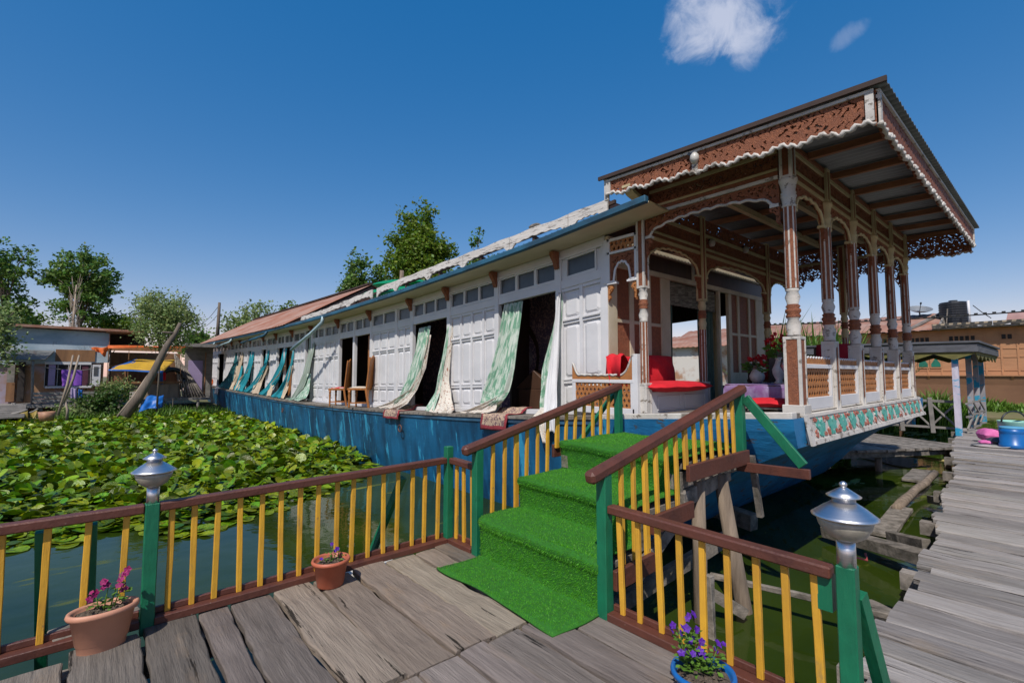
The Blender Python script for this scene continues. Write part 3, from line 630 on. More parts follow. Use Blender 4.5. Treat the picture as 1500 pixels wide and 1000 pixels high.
mb = MB(); mb.boxn(4.98, 10.82, 1.74, 4.0, -.06, -.004, 6); mb.boxn(5.0, 10.8, 4.0, 35.9, -.04, -.008, 30)
mb.build('floor', OLDW, boat, warp=warp)
mb = MB(); mb.boxn(4.93, 5.06, 1.72, 4.0, -.10, .012, 8)
mb.build('sill', WHITE2, boat, warp=warp, bevel=.006)
# front skirt with the carved and painted leaf frieze
def skirt(u, v, w): return Vector((5.20 + u, 1.735 - .05 * v - w, 1.20 - .285 * v))
mb = MB()
mb.prism([(0, 0), (5.42, 0), (5.50, 1), (.02, 1)], skirt, .03)
mb.prism([(-.03, .0), (.07, .0), (.09, 1.03), (-.01, 1.03)], lambda u, v, w: skirt(u, v, w + .03), .018)
mb.prism([(.0, .86), (5.5, .86), (5.52, 1.02), (.0, 1.02)], lambda u, v, w: skirt(u, v, w + .03), .014)
mb.prism([(.1, .0), (5.45, .0), (5.45, .10), (.1, .10)], lambda u, v, w: skirt(u, v, w + .03), .012)
mb.add([(5.2, 1.735, 1.20), (10.62, 1.735, 1.20), (10.6, 1.85, 1.27), (5.2, 1.85, 1.27)], [(0, 1, 2, 3)])
sk = mb.build('front_skirt', WHITE2, boat)
mb = MB(); x = .20; i = 0
while x < 5.25:
    t = RN.uniform(-.25, .25)
    for (cx, cy, a, b, m) in ((x + .10, .34, .075, .20, 0), (x + .15 + t * .1, .62, .085, .20, 0), (x + .24, .42, .07, .22, 0), (x + .30, .25, .05, .10, 1), (x + .02, .68, .045, .13, 1), (x + .05, .22, .06, .07, 1), (x + .27, .73, .055, .07, 1)):
        if RN.random() < .12: continue
        pl = []
        for k in range(14):
            th = k * 6.2832 / 14; q = 1 + .22 * math.cos(5 * th + i); pl.append((cx + a * q * math.cos(th) * .8 + t * .2 * b * math.sin(th), min(.84, max(.13, cy + b * q * math.sin(th)))))
        mb.prism(pl, lambda u, v, w: skirt(u, v, .031 + w), .007 + .001 * m + RN.uniform(0, .002), m)
    for k in range(5):
        q0 = (x + .02 + .06 * k, .2 + .12 * k); q1 = (q0[0] + .06 + RN.uniform(-.02, .02), q0[1] + .12)
        mb.prism([q0, (q0[0] + .016, q0[1] - .02), (q1[0] + .016, min(.84, q1[1] - .02)), (q1[0], min(.84, q1[1]))], lambda u, v, w: skirt(u, v, .031 + w), .005, 1)
    x += .365; i += 1
mb.build('leaf_frieze', [PTEAL, PRED], sk)

# cabin side wall, bay by bay (y0, y1, kind, panes)
BAYS = [(4.18, 5.07, 'p', 1, 2), (5.07, 6.58, 'o', 3, 0), (6.58, 8.13, 'p', 3, 4), (8.13, 9.64, 'o', 3, 0), (9.64, 10.39, 'p', 1, 2), (10.39, 11.78, 'p', 2, 3),
        (11.78, 12.88, 'o', 2, 0), (12.88, 13.98, 'o', 2, 0), (13.98, 15.2, 'p', 2, 3), (15.2, 16.38, 'p', 2, 2), (16.38, 17.05, 't', 0, 0), (17.05, 18.4, 'p', 2, 3),
        (18.4, 19.5, 'o', 2, 0), (19.5, 20.5, 'o', 2, 0), (20.5, 22.07, 'p', 2, 3), (22.07, 22.95, 'o', 1, 0), (22.95, 24.7, 'p', 2, 3), (24.7, 25.5, 'o', 1, 0),
        (25.5, 26.85, 'p', 2, 2), (26.85, 27.65, 'o', 1, 0), (27.65, 28.5, 'o', 1, 0), (28.5, 31.2, 'p', 3, 4), (31.2, 33.1, 'o', 2, 0), (33.1, 35.6, 'p', 2, 4)]
mb = MB()
mb.boxn(XW - .02, XW + .07, 4.18, 35.6, 0, .075, 60)
mb.boxn(XW - .005, XW + .07, 4.18, 35.6, 2.365, 2.49, 60)
mb.boxn(XW - .028, XW + .004, 4.18, 35.6, 2.35, 2.385, 60)
for i, (a, b, kd, np_, nc) in enumerate(BAYS):
    mb.box(XW - .018, XW + .07, a - .055, a + .055, .076, 2.364)
    if kd != 't': mb.boxn(XW - .008, XW + .07, a + .056, b - .056, 1.90, 2.03, 3)
mb.box(XW - .018, XW + .07, 35.55, 35.66, .076, 2.364)
wall = mb.build('side_wall', WHITE, boat, warp=warp, bevel=.004)
for i, (a, b, kd, np_, nc) in enumerate(BAYS):
    far = a > 17
    if kd == 'p':
        mb = MB(); y0, y1 = a + .056, b - .056; w = (y1 - y0) / nc
        mb.box(XW + .035, XW + .06, y0, y1, .076, 1.9)
        for c in range(nc + 1): mb.box(XW + .004, XW + .034, max(y0, y0 + c * w - .028), min(y1, y0 + c * w + .028), .076, 1.9)
        for c in range(nc):
            p, q = y0 + c * w + .03, y0 + (c + 1) * w - .03
            for (z0, z1) in ((.076, .12), (.46, .51), (1.355, 1.40), (1.85, 1.9)): mb.box(XW + .008, XW + .034, p - .002 + .003, q - .001, z0, z1)
            mb.box(XW - .012, XW + .034, p + .005, q - .005, 1.400, 1.425); mb.box(XW - .002, XW + .034, p + .01, q - .01, .51, .523)
            if not far:
                for (z0, z1) in ((.15, .43), (.56, 1.325), (1.455, 1.82)):
                    e = .022; f = .035; P_ = []
                    for (yy, zz) in ((p + e, z0), (q - e, z0), (q - e, z1), (p + e, z1)):
                        P_.append((yy, zz))
                    # raised field with clipped corners
                    ch = .035
                    oc = [(p + e + ch, z0), (q - e - ch, z0), (q - e, z0 + ch), (q - e, z1 - ch), (q - e - ch, z1), (p + e + ch, z1), (p + e, z1 - ch), (p + e, z0 + ch)]
                    ym, zm = (p + q) / 2, (z0 + z1) / 2
                    ic = [(ym + (yy - ym) * (1 - .30), zm + (zz - zm) * (1 - .05 / max(.1, z1 - z0) * 1.2)) for yy, zz in oc]
                    vs_ = [(XW + .034, yy, zz) for yy, zz in oc] + [(XW + .014, yy, zz) for yy, zz in ic]
                    mb.add(vs_, [(8, 9, 10, 11, 12, 13, 14, 15)] + [(k, (k + 1) % 8, 8 + (k + 1) % 8, 8 + k) for k in range(8)])
        mb.build('shutter_panel', WHITE, boat, warp=warp)
    if np_:
        mb = MB(); y0, y1 = a + .056, b - .056
        if np_ == 1 and b - a > .7: y0, y1 = (a + b) / 2 - .30, (a + b) / 2 + .30
        if y0 > a + .06: mb.box(XW + .02, XW + .06, a + .056, y0, 2.031, 2.364); mb.box(XW + .02, XW + .06, y1, b - .056, 2.031, 2.364)
        w = (y1 - y0) / np_
        mb.box(XW - .004, XW + .06, y0, y1, 2.031, 2.075); mb.box(XW - .004, XW + .06, y0, y1, 2.325, 2.364)
        for c in range(np_ + 1): mb.box(XW - .002, XW + .06, max(y0, y0 + c * w - .03), min(y1, y0 + c * w + .03), 2.075, 2.325)
        fr = mb.build('transom_window', WHITE, boat, warp=warp)
        for c in range(np_):
            MB().box(XW + .03, XW + .045, y0 + c * w + .03, y0 + (c + 1) * w - .03, 2.076, 2.324).build('pane', GLASS, fr, warp=warp)
for y in [4.62 - .5 + .95, 6.58, 8.13, 9.64, 11.78, 13.98, 16.3, 18.4, 20.5, 22.5, 24.8, 26.9, 29.0, 31.2, 33.1]:
    MB().prism([(0, 2.36), (0, 2.10), (-.03, 2.10), (-.06, 2.2), (-.13, 2.30), (-.13, 2.36)], lambda u, v, w: (XW - .029 + u, y - .04 + w, v + .12), .08).build('eave_bracket', BROWN, boat, warp=warp)
# eave soffit, gutter and drain pipes
mb = MB(); mb.grid([[(XW + .02, y, 2.492), (4.84, y, 2.50), (4.84, y, 2.52), (XW + .02, y, 2.51)] for y in [3.15 + i * (36 - 3.15) / 60 for i in range(61)]], smooth=False)
mb.build('eave_soffit', CREAM, boat, warp=warp)
mb = MB(); mb.boxn(4.76, 4.838, 3.15, 36.0, 2.49, 2.575, 60)
mb.build('gutter', GUTT, boat, warp=warp, bevel=.01)
MB().tube([(4.79, 13.9, sh(14) + 2.53), (4.78, 13.95, sh(14) + 2.36), (4.70, 14.6, sh(14.6) + 2.10), (4.55, 16.0, sh(16) + 1.66)], .05, 8).build('drain_pipe', PIPE, boat)
for y, l in ((20.0, 2.9), (26.5, 2.2), (31.0, 2.0)): MB().tube([(4.79, y, sh(y) + 2.5), (4.70, y + .05, sh(y) + 2.36), (4.50, y + l, sh(y) + 2.2)], .045, 8).build('drain_pipe', PIPE if y > 22 else GUTT, boat)
# roofs
def corr(y0, y1, ys, prof, amp, per, axis='y'):
    """corrugated sheet: prof(x)->z along the slope, ridges along the slope"""
    P_ = []; n = int((y1 - y0) / per * 4)
    for i in range(n + 1):
        y = y0 + (y1 - y0) * i / n; P_.append([(x, y, z + sh(y) + amp * math.sin(i * math.pi / 2)) for x, z in prof])
    return P_
mb = MB(); mb.grid(corr(4.0, 17.6, 0, [(4.83, 2.60), (6.0, 2.74), (7.9, 2.95), (9.8, 2.76), (10.97, 2.645)], .012, .12)); mb.build('flat_roof', TIN, boat)
mb = MB(); mb.grid(corr(17.55, 36.2, 0, [(4.72, 2.59), (6.3, 3.49), (7.9, 4.38), (9.5, 3.51), (11.08, 2.64)], .02, .20)); rf = mb.build('rusted_roof', RUST, boat)
mb = MB(); mb.boxn(7.72, 8.08, 17.55, 36.2, 4.355, 4.42, 12); mb.build('ridge_cap', ROOFB, rf, warp=warp)
mb = MB()
for y in (17.62, 35.62): mb.add([(4.85, y, 2.62), (10.95, y, 2.62), (7.9, y, 4.30)], [(0, 1, 2)])
mb.build('gable', DARKW, boat, warp=warp)
# scalloped board standing along the roof edge, in several weathered lengths
XV = 5.28; LB = [float(at(px, py, x=XV).y) for px, py in ((890, 285), (832, 322), (746, 355), (678, 385), (627, 405), (579, 430), (545, 440), (510, 450), (470, 465), (433, 478))]
def vtop(y): return float(np.interp(y, [3.9, 5.6, 9.8, 12.4, 15.6, 18.4], [2.985, 3.03, 3.06, 3.02, 2.93, 2.91]))
for i in range(len(LB) - 1):
    y0, y1 = LB[i] + .01, LB[i + 1] - .01
    if i == 5: y1 -= .25
    pl = []; N_ = 26
    for k in range(N_ + 1):
        f = k / N_; y = y0 + (y1 - y0) * f; e = min(f, 1 - f) * (y1 - y0)
        dip = .165 - .035 * min(1, e / .5) + (.09 * max(0, 1 - e / .16) if e < .16 else 0) + .010 * math.sin(f * 40)
        pl.append((y, vtop(y) - dip))
    for k in range(N_ + 1): f = 1 - k / N_; y = y0 + (y1 - y0) * f; pl.append((y, vtop(y) + .008 * math.sin(y * 7)))
    tilt = RN.uniform(-.015, .015)
    MB().prism(pl, lambda u, v, w: (XV + w + tilt * (v - 3), u, v + sh(u) + tilt * (u - y0) * .5), .028).build('valance_board', VALW, boat)
mb = MB()
for y in [4.2 + 1.45 * k for k in range(10)]: mb.bar((XV + .05, y, 2.66), (XV + .05, y, 2.95), .035, .05); mb.bar((XV + .06, y, 2.90), (XV + .7, y, 2.70), .03, .04)
mb.boxn(XV + .03, XV + .07, 4.0, 18.3, 2.90, 2.95, 20)
mb.build('valance_support', ROOFB, boat, warp=warp)

# inside of the cabin: floor, ceiling, walls; side windows on the far side are real openings
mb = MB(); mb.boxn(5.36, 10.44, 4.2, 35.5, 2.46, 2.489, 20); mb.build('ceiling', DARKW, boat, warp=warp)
mb = MB()
WIN = [(4.75, 6.9), (9.2, 10.4), (12.3, 13.4), (19, 20), (23, 24)]
ys0 = 4.2
for (a, b) in WIN + [(35.5, 35.5)]:
    mb.boxn(10.40, 10.46, ys0, a, -.02, 2.46, max(1, int((a - ys0) / 1.5)))
    if b < 35: mb.box(10.40, 10.46, a, b, -.02, .35); mb.box(10.40, 10.46, a, b, 1.88, 2.46)
    ys0 = b
mb.box(5.38, 10.40, 35.46, 35.5, -.02, 2.46)
for y, a in ((7.35, 6.3), (11.72, 5.38), (16.2, 5.38), (22.0, 5.38), (28.6, 5.38)): mb.box(a, 10.40, y, y + .05, -.0, 2.46)
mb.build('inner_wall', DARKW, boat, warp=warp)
MB().box(6.8, 6.84, 6.55, 11.7, 0, 2.45).build('partition', TAPES, boat, warp=warp)
MEDAL = mat('pale woven medallion', (.5, .42, .42), (.2, .15, .2), (20, 20, 20))
for y in (7.35, 9.75):
    for k, (s, m_) in enumerate(((1, DARKW), (.72, TAPES), (.34, MEDAL))):
        MB().prism([(y + .30 * s * math.cos(a * .5236), 1.05 + .62 * s * math.sin(a * .5236) * (1.1 if a % 3 == 0 else .9)) for a in range(12)], lambda u, v, w: (6.796 - .005 * k - w, u, v), .003).build('woven_medallion', m_, boat, warp=warp)
mb = MB(); mb.box(5.46, 5.50, 18.55, 19.45, .08, 1.88); mb.box(5.46, 5.50, 31.3, 32.1, .08, 1.88); mb.box(5.45, 5.49, 11.9, 12.3, .08, 1.88); mb.build('inner_door', WALN, boat, warp=warp)

# ------------------------------------------------------------------ porch
def arch_tube(mb, fn, W, edge, r, m=0, n=44): mb.tube([fn(W * k / n, edge(W * k / n)) for k in range(n + 1)], r, 6, m)
def arch_panel(O, ud, W, zt, zs, zc, trim, L=.12, res=.010, cus=7, nrm=None, thick=.03):
    """fretwork spandrel with a cusped arch cut in its lower edge, moulding along the cut"""
    O, ud = Vector(O), Vector(ud); nd = ud.cross(Vector((0, 0, 1)))
    m_ = .07
    def edge(u):
        t = np.clip(np.abs(2 * (u - m_) / (W - 2 * m_) - 1), 0, 1)
        e = zs + (zc - zs) * np.sqrt(np.clip(1 - t ** 2.2, 0, 1)) + .022 * np.abs(np.sin(np.pi * cus * (u - m_) / (W - 2 * m_))) * (t < .98)
        return np.where((u < m_) | (u > W - m_), zs, e)
    def fn(U, V):
        z = V + zs - .001; s = floral(U, z, L, .38); e = edge(U)
        return ((z > e) & (s | (z < e + .035) | (z > zt - .03) | (U < .03) | (U > W - .03)))
    o = fret(MB(), fn, W, zt - zs, res, thick, O + Vector((0, 0, zs)), ud, (0, 0, 1)).build('arch_panel', BROWN, boat)
    mb = MB(); arch_tube(mb, lambda u, z: O + ud * u + nd * (thick / 2 + .006) + Vector((0, 0, float(z) - .004)), W, edge, .017)
    for s in (0, W):
        a = O + ud * s; mb.bar(a + ud * (.09 if s == 0 else -.09) + Vector((0, 0, zs - .012)), a + ud * (0 if s == 0 else 0) + Vector((0, 0, zs - .012)), .07, .03)
    mb.build('arch_moulding', trim, o)
    return o
def hang(O, ud, h, w, m=BROWN):
    """small carved bracket hanging beside a column, below the arch spring"""
    O, ud = Vector(O), Vector(ud)
    f = lambda U, V: ((U / w) < (V / h) ** .7 * (.75 + .25 * np.sin(V * 45))) & floral(U, V, .09, .55)
    fret(MB(), f, w, h, .009, .04, O - Vector((0, 0, h)), ud, (0, 0, 1)).build('bracket', m, boat)

BR, WH = 0, 1
def shaft(mb, x, y, z0, z1, r): mb.lathe([(r, z0), (r * .94, z1)], (x, y, 0), 24, flute=[1, 0, 0] if r > .05 else [1, 0], smooth=False)
def vase(mb, x, y, z0, z1, r):
    h = z1 - z0; q = lambda t, k: (r * k, z0 + h * t)
    pr = [q(0, .85), q(.03, 1.05), q(.06, .9), q(.22, 1.12), q(.36, .8), q(.39, 1.0), q(.43, 1.12), q(.47, .9), q(.51, 1.15), q(.56, 1.15), q(.59, .88), q(.63, 1.08), q(.67, .8), q(.82, 1.12), q(.93, .85), q(.96, 1.05), q(1, .9)]
    mb.lathe(pr, (x, y, 0), 20, m=[1] * 5 + [0] * 7 + [1] * 4)
def cap(mb, x, y, z0, z1, r, m=1):
    h = z1 - z0; q = lambda t, k: (r * k, z0 + h * t)
    mb.lathe([q(0, 1), q(.05, 1.2), q(.1, 1.0), q(.3, 1.12), q(.38, 1.3), q(.43, 1.1), q(.5, 1.25), q(.55, 1.05), q(.85, 1.35), q(.9, 1.5), q(1, 1.5)], (x, y, 0), 16, m=m)
def sq(mb, x, y, z0, z1, w, m0=0, m1=1, e=.028):
    h = w / 2; mb.box(x - h + .006, x + h - .006, y - h + .006, y + h - .006, z0, z1, m0)
    for sx in (-1, 1):
        for sy_ in (-1, 1):
            cx, cy = x + sx * (h - e / 2), y + sy_ * (h - e / 2); mb.box(cx - e / 2, cx + e / 2, cy - e / 2, cy + e / 2, z0, z1, m1)
    for zz in (z0, z1 - .03): mb.box(x - h - .001, x + h + .001, y - h - .001, y + h + .001, zz, zz + .03, m1)
CM = [BROWN, WHITE2]; CM2 = [BROWN, CREAMW]
FX = [5.30, 6.40, 7.43, 8.45, 9.47, 10.5]
for i, x in enumerate(FX):
    y = 1.80; mb = MB(); zb = 1.19
    sq(mb, x, y, zb, 1.97, .16 if i == 0 else .14, 0 if i == 0 else 1, 1, .03)
    if i: mb.box(x - .02, x + .02, y - .073, y - .069, 1.3, 1.9, 0)
    else: mb.box(x - .10, x + .10, y - .10, y + .10, zb - .01, zb + .10, 1)
    c = mb.build('column', CM, boat, bevel=.004)
    mb = MB(); vase(mb, x, y, 1.972, 2.46, .062); mb.build('turned_vase', CM, c)
    mb = MB(); shaft(mb, x, y, 2.46, 3.30, .062); mb.build('fluted_shaft', CM, c)
    mb = MB(); cap(mb, x, y, 3.30, 3.60, .058); mb.build('capital', CM if i == 0 else CM2, c)
    mb = MB(); sq(mb, x, y, 3.60, 4.0, .12, 0, 1, .03); mb.build('post_head', CM if i == 0 else CM2, c)
for (x, y, z0, hw) in ((5.30, 3.56, 1.06, 1), (6.90, 3.60, 1.06, 0), (9.30, 3.60, 1.06, 0), (10.5, 3.60, 1.06, 0), (10.5, 2.7, 1.1, 0)):
    mb = MB(); sq(mb, x, y, z0, 1.48, .13, 1, 1, .03)
    c = mb.build('column', CM, boat, bevel=.004)
    mb = MB(); shaft(mb, x, y, 1.48, 2.26, .056); mb.build('fluted_shaft', CM, c)
    mb = MB(); vase(mb, x, y, 2.26, 2.70, .055); mb.build('turned_vase', CM if hw else CM2, c)
    mb = MB(); sq(mb, x, y, 2.70, 4.0, .115, 0, 1, .028); mb.build('post_head', CM if hw else CM2, c)

# near side: bands and arch between the corner column and the entrance column
def band(p, q, levels):
    """stacked horizontal mouldings from p to q: (z0, z1, thickness, material index)"""
    p, q = Vector(p), Vector(q)
    for (z0, z1, w, mt) in levels:
        MB().bar((p.x, p.y, (z0 + z1) / 2), (q.x, q.y, (z0 + z1) / 2), w, z1 - z0).build('beam', mt, boat, bevel=.003)
def fretband(O, ud, W, z0, z1, L=.10, res=.011, trim=None, name='fret_panel', t=.36):
    O = Vector(O); H_ = z1 - z0
    f = lambda U, V: floral(U, V + z0, L, t) | (U < .025) | (U > W - .025) | (V < .02) | (V > H_ - .02)
    return fret(MB(), f, W, H_, res, .026, O + Vector((0, 0, z0)), ud, (0, 0, 1)).build(name, BROWN, boat)
ya, yb = 3.495, 1.885
arch_panel((XW, ya, 0), (0, -1, 0), ya - yb, 3.625, 3.36, 3.50, WHITE2, L=.11, res=.009, cus=9)
band((XW, ya, 0), (XW, yb, 0), [(3.626, 3.665, .07, WHITE2), (3.666, 3.715, .05, BROWN), (3.716, 3.745, .06, CREAMW), (3.905, 3.945, .06, CREAMW), (3.946, 4.0, .08, BROWN)])
fretband((XW, ya, 0), (0, -1, 0), ya - yb, 3.746, 3.904)
hang((XW, ya, 3.34), (0, -1, 0), .24, .11); hang((XW, yb, 3.34), (0, 1, 0), .20, .11)
# carved corbel at the gutter end
MB().prism([(0, 3.72), (0, 4.0), (-.40, 4.0), (-.44, 3.9), (-.36, 3.84), (-.2, 3.80), (-.08, 3.74)], lambda u, v, w: (XW + u, 3.42 + w, v), .09).build('corbel', BROWN, boat, bevel=.006)
MB().prism([(.0, 3.70), (.0, 3.73), (-.08, 3.77), (-.2, 3.83), (-.36, 3.87), (-.44, 3.93), (-.47, 3.93), (-.47, 3.90), (-.38, 3.83), (-.2, 3.78), (-.08, 3.72)], lambda u, v, w: (XW + u, 3.405 + w, v), .12).build('corbel_edge', CREAMW, boat)
# front row
for i in range(5):
    x0, x1 = FX[i] + .055, FX[i + 1] - .055; W = x1 - x0; y = 1.80
    arch_panel((x0, y, 0), (1, 0, 0), W, 3.60, 3.31, 3.50, CREAMW, L=.11, res=.012, cus=5)
    band((x0, y, 0), (x1, y, 0), [(3.601, 3.64, .06, CREAMW), (3.641, 3.70, .05, BROWN), (3.701, 3.735, .06, CREAMW), (3.90, 3.945, .06, CREAMW), (3.946, 4.0, .08, BROWN)])
    fretband((x0, y, 0), (1, 0, 0), W, 3.736, 3.899, res=.012)
    hang((x0, y, 3.30), (1, 0, 0), .16, .08); hang((x1, y, 3.30), (-1, 0, 0), .16, .08)
    # balustrade
    r = MB(); zb = 1.205
    r.box(x0 - .01, x1 + .01, y - .03, y + .03, zb + .02, 1.35); r.box(x0, x1, y - .032, y + .032, 1.655, 1.70)
    for xx in (x0, x1 - .055): r.box(xx, xx + .055, y - .028, y + .028, 1.35, 1.655)
    rr = r.build('balustrade', WHITE, boat, bevel=.004)
    fret(MB(), lambda U, V: lattice(U, V, .075, .07, .40), W - .11, .305, .006, .008, (x0 + .055, y, 1.35), (1, 0, 0), (0, 0, 1)).build('lattice', ORBR, rr)
    MB().box(x0 + .056, x1 - .056, y + .014, y + .022, 1.351, 1.654).build('backing', DARKW, rr)  # added dark sheet; its colour stands in for shade behind the lattice holes
    fret(MB(), lambda U, V: (V < .055 + .022 * np.abs(np.sin(U * np.pi / .085))) & floral(U, V, .06, .75), W, .08, .008, .03, (x0, y, 1.70), (1, 0, 0), (0, 0, 1)).build('carved_crest', ORBR, rr)
    mb = MB(); mb.tube([(x0 + W * k / 60, y - .008, 1.755 + .022 * abs(math.sin((W * k / 60) * math.pi / .085))) for k in range(61)], .010, 5); mb.build('crest_trim', WHITE, rr)
# inner row across the porch, with big arches
for (x0, x1) in ((5.37, 6.84), (6.96, 9.24), (9.36, 10.44)):
    W = x1 - x0; y = 3.60
    arch_panel((x0, y, 0), (1, 0, 0), W, 3.40, 3.08, 3.33, CREAMW, L=.12, res=.013, cus=9)
    band((x0, y, 0), (x1, y, 0), [(3.401, 3.45, .06, CREAMW), (3.451, 3.50, .04, BROWN), (3.501, 3.535, .06, CREAMW), (3.70, 3.75, .07, CREAMW)])
    fretband((x0, y, 0), (1, 0, 0), W, 3.536, 3.699, res=.014)
    fretband((x0, y, 0), (1, 0, 0), W, 3.751, 3.98, res=.014, L=.16)
    hang((x0, y, 3.06), (1, 0, 0), .20, .12); hang((x1, y, 3.06), (-1, 0, 0), .20, .12)
# far side of the porch: arches against the sky and its balustrade
for (y0, y1) in ((1.86, 2.64), (2.76, 3.54)):
    W = y1 - y0; f = lambda U, V: floral(U, V, .13, .35) & (V > .30 - .55 * (abs(2 * U / W - 1) ** 2.2) + .05 * np.sin(U * 40) + .2 * 0)
    fret(MB(), lambda U, V: floral(U, V, .13, .30) & (V > .34 * (1 - np.abs(2 * U / W - 1) ** 2.4) + .03 * np.sin(U * 38)), W, .62, .012, .03, (10.5, y0, 3.08), (0, 1, 0), (0, 0, 1)).build('fret_panel', BROWN, boat)
    band((10.5, y0, 0), (10.5, y1, 0), [(3.701, 3.75, .06, CREAMW), (3.94, 4.0, .08, BROWN)])
    r = MB().box(10.47, 10.53, y0, y1, 1.2, 1.36).box(10.47, 10.53, y0, y1, 1.655, 1.70).build('balustrade', WHITE, boat)
    fret(MB(), lambda U, V: lattice(U, V, .064, .058), W, .295, .009, .02, (10.5, y0, 1.36), (0, 1, 0), (0, 0, 1)).build('lattice', ORBR, r)
# small bay between the entrance column and the cabin wall
y0, y1 = 3.63, 4.12; W = y1 - y0
mb = MB(); mb.box(XW - .03, XW + .03, y0, y1, 3.24, 3.275); mb.box(XW - .03, XW + .03, y0, y1, 3.42, 3.46); mb.box(XW - .03, XW + .03, y1 - .045, y1 + .06, 2.84, 3.46); mb.box(XW - .03, XW + .03, y0 - .01, y0 + .04, 2.84, 3.46)
mb.box(XW - .035, XW + .03, y0, y0 + .16, 2.82, 2.85); mb.box(XW - .035, XW + .03, y1 - .16, y1, 2.82, 2.85)
mb.build('bay_frame', WHITE, boat, bevel=.003)
fret(MB(), lambda U, V: lattice(U, V, .075, .072, .33), W, .145, .006, .02, (XW, y1, 3.275), (0, -1, 0), (0, 0, 1)).build('lattice', ORBR, boat)
arch_panel((XW, y1 - .045, 0), (0, -1, 0), W - .085, 3.235, 2.86, 3.10, WHITE, L=.085, res=.007, cus=5)
hang((XW, y1 - .01, 2.82), (0, -1, 0), .23, .10, ORBR); hang((XW, y0 + .02, 2.82), (0, 1, 0), .25, .10, ORBR)
# seat rail with lattice, slightly pushed outwards
yl, yr = 4.70, 3.64; W = yl - yr; xr = XW - .10
mb = MB(); mb.box(xr - .02, xr + .02, yr, yl, 1.06, 1.15); mb.box(xr - .022, xr + .022, yr, yl, 1.475, 1.52)
for y in (yr, yl - .06): mb.box(xr - .019, xr + .019, y, y + .06, 1.15, 1.475)
mb.box(xr - .02, xr + .12, yr - .05, yr + .03, 1.06, 1.85)
r = mb.build('seat_rail', WHITE, boat, bevel=.004)
fret(MB(), lambda U, V: lattice(U, V, .07, .066, .32), W - .12, .325, .006, .02, (xr, yl - .06, 1.15), (0, -1, 0), (0, 0, 1)).build('lattice', ORBR, r)
def crest(U):
    t = U / W
    return .055 + .17 * np.exp(-(U / .06) ** 2) + .26 * np.exp(-((W - U) / .10) ** 2) + .010 * np.abs(np.sin(U * 26))
fret(MB(), lambda U, V: V < crest(U), W, .34, .009, .03, (xr, yl, 1.52), (0, -1, 0), (0, 0, 1)).build('carved_crest', ORBR, r)
mb = MB(); mb.tube([(xr - .012, yl - W * k / 60, 1.52 + float(crest(W * k / 60))) for k in range(61)], .016, 6); mb.build('crest_trim', WHITE2, r)
# porch roof, fascias, rafters
def zr(x): return 4.02 + .003 * (x - 4.85)
mb = MB(); P_ = []; n = 300
for i in range(n + 1):
    x = 4.80 + (11.06 - 4.80) * i / n; z = zr(x) + .013 * math.sin(i * math.pi / 2.5); P_.append([(x, .87, z), (x, 2.5, z + .05), (x, 3.83, z + .09)])
mb.grid(P_); roof = mb.build('porch_roof', TIN, boat, thick=.006)
mb = MB(); mb.bar((4.795, .86, 4.02), (4.795, 3.86, 4.11), .03, .045); mb.build('edge_board', ROOFB, roof)
for k in range(8):
    x = 5.0 + k * .83; MB().bar((x, 1.0, zr(x) - .06), (x, 3.8, zr(x) + .025), .05, .075).build('rafter', RAFT, boat)
mb = MB(); mb.bar((4.9, 1.86, 3.985), (10.9, 1.86, 3.995), .16, .04); mb.build('wall_plate', RAFT, boat)
for y in (2.35, 2.95): MB().bar((5.3, y, 3.93), (10.5, y, 4.0), .07, .08).build('ceiling_beam', CREAMW, boat)
def fascia(O, ud, W, h0, h1, zt0, zt1, L, label=None, res=.008):
    """carved board with a scalloped lower edge, white scroll moulding and top strip"""
    O, ud = Vector(O), Vector(ud); nd = ud.cross(Vector((0, 0, 1))); H_ = max(h0, h1) + abs(zt1 - zt0) + .05; zb = min(zt0 - h0, zt1 - h1) - .05
    top = lambda U: zt0 + (zt1 - zt0) * U / W
    low = lambda U: top(U) - (h0 + (h1 - h0) * U / W) + .020 * np.sin(2 * np.pi * U / .33) + .010 * np.abs(np.sin(2 * np.pi * U / .165))
    f = lambda U, V: (V + zb < top(U)) & (V + zb > low(U)) & (floral(U, V, L * .66, .62) | (V + zb < low(U) + .03) | (V + zb > top(U) - .03))
    o = fret(MB(), f, W, top(W) - zb if zt1 > zt0 else top(0) - zb, res, .03, O + Vector((0, 0, zb)), ud, (0, 0, 1)).build('carved_fascia', BROWN, boat)
    mb = MB(); n = int(W / .022)
    mb.tube([O + ud * (W * k / n) + nd * .024 + Vector((0, 0, float(low(W * k / n)) - .006 + .012 * math.sin(W * k / n * 76))) for k in range(n + 1)], [.019 + .008 * math.sin(W * k / n * 76 + 1) for k in range(n + 1)], 7)
    mb.build('scroll_edge', WHITE2, o)
    mb = MB(); mb.bar(O + nd * .02 + Vector((0, 0, zt0 - .015)), O + ud * W + nd * .02 + Vector((0, 0, zt1 - .015)), .03, .028)
    for s in (0.03, W * .43, W - .03) if W < 4 else (0.03, W - .03): mb.bar(O + ud * s + nd * .018 + Vector((0, 0, float(low(s)))), O + ud * s + nd * .018 + Vector((0, 0, float(top(s)) - .031)), .06, .03, up=tuple(nd))
    mb.build('fascia_strip', WHITE2, o)
    return o
fascia((4.85, 3.76, 0), (0, -1, 0), 2.80, .20, .30, 4.075, 3.99, .20)
fascia((4.86, .955, 0), (1, 0, 0), 6.08, .31, .31, 3.99, 4.005, .20, res=.010)
fo = fascia((10.94, .97, 0), (0, 1, 0), 2.8, .38, .34, 4.0, 4.075, .17, res=.012)
MB().box(4.83, 4.87, 3.745, 3.80, 3.82, 4.09).build('fascia_post', WHITE2, boat)
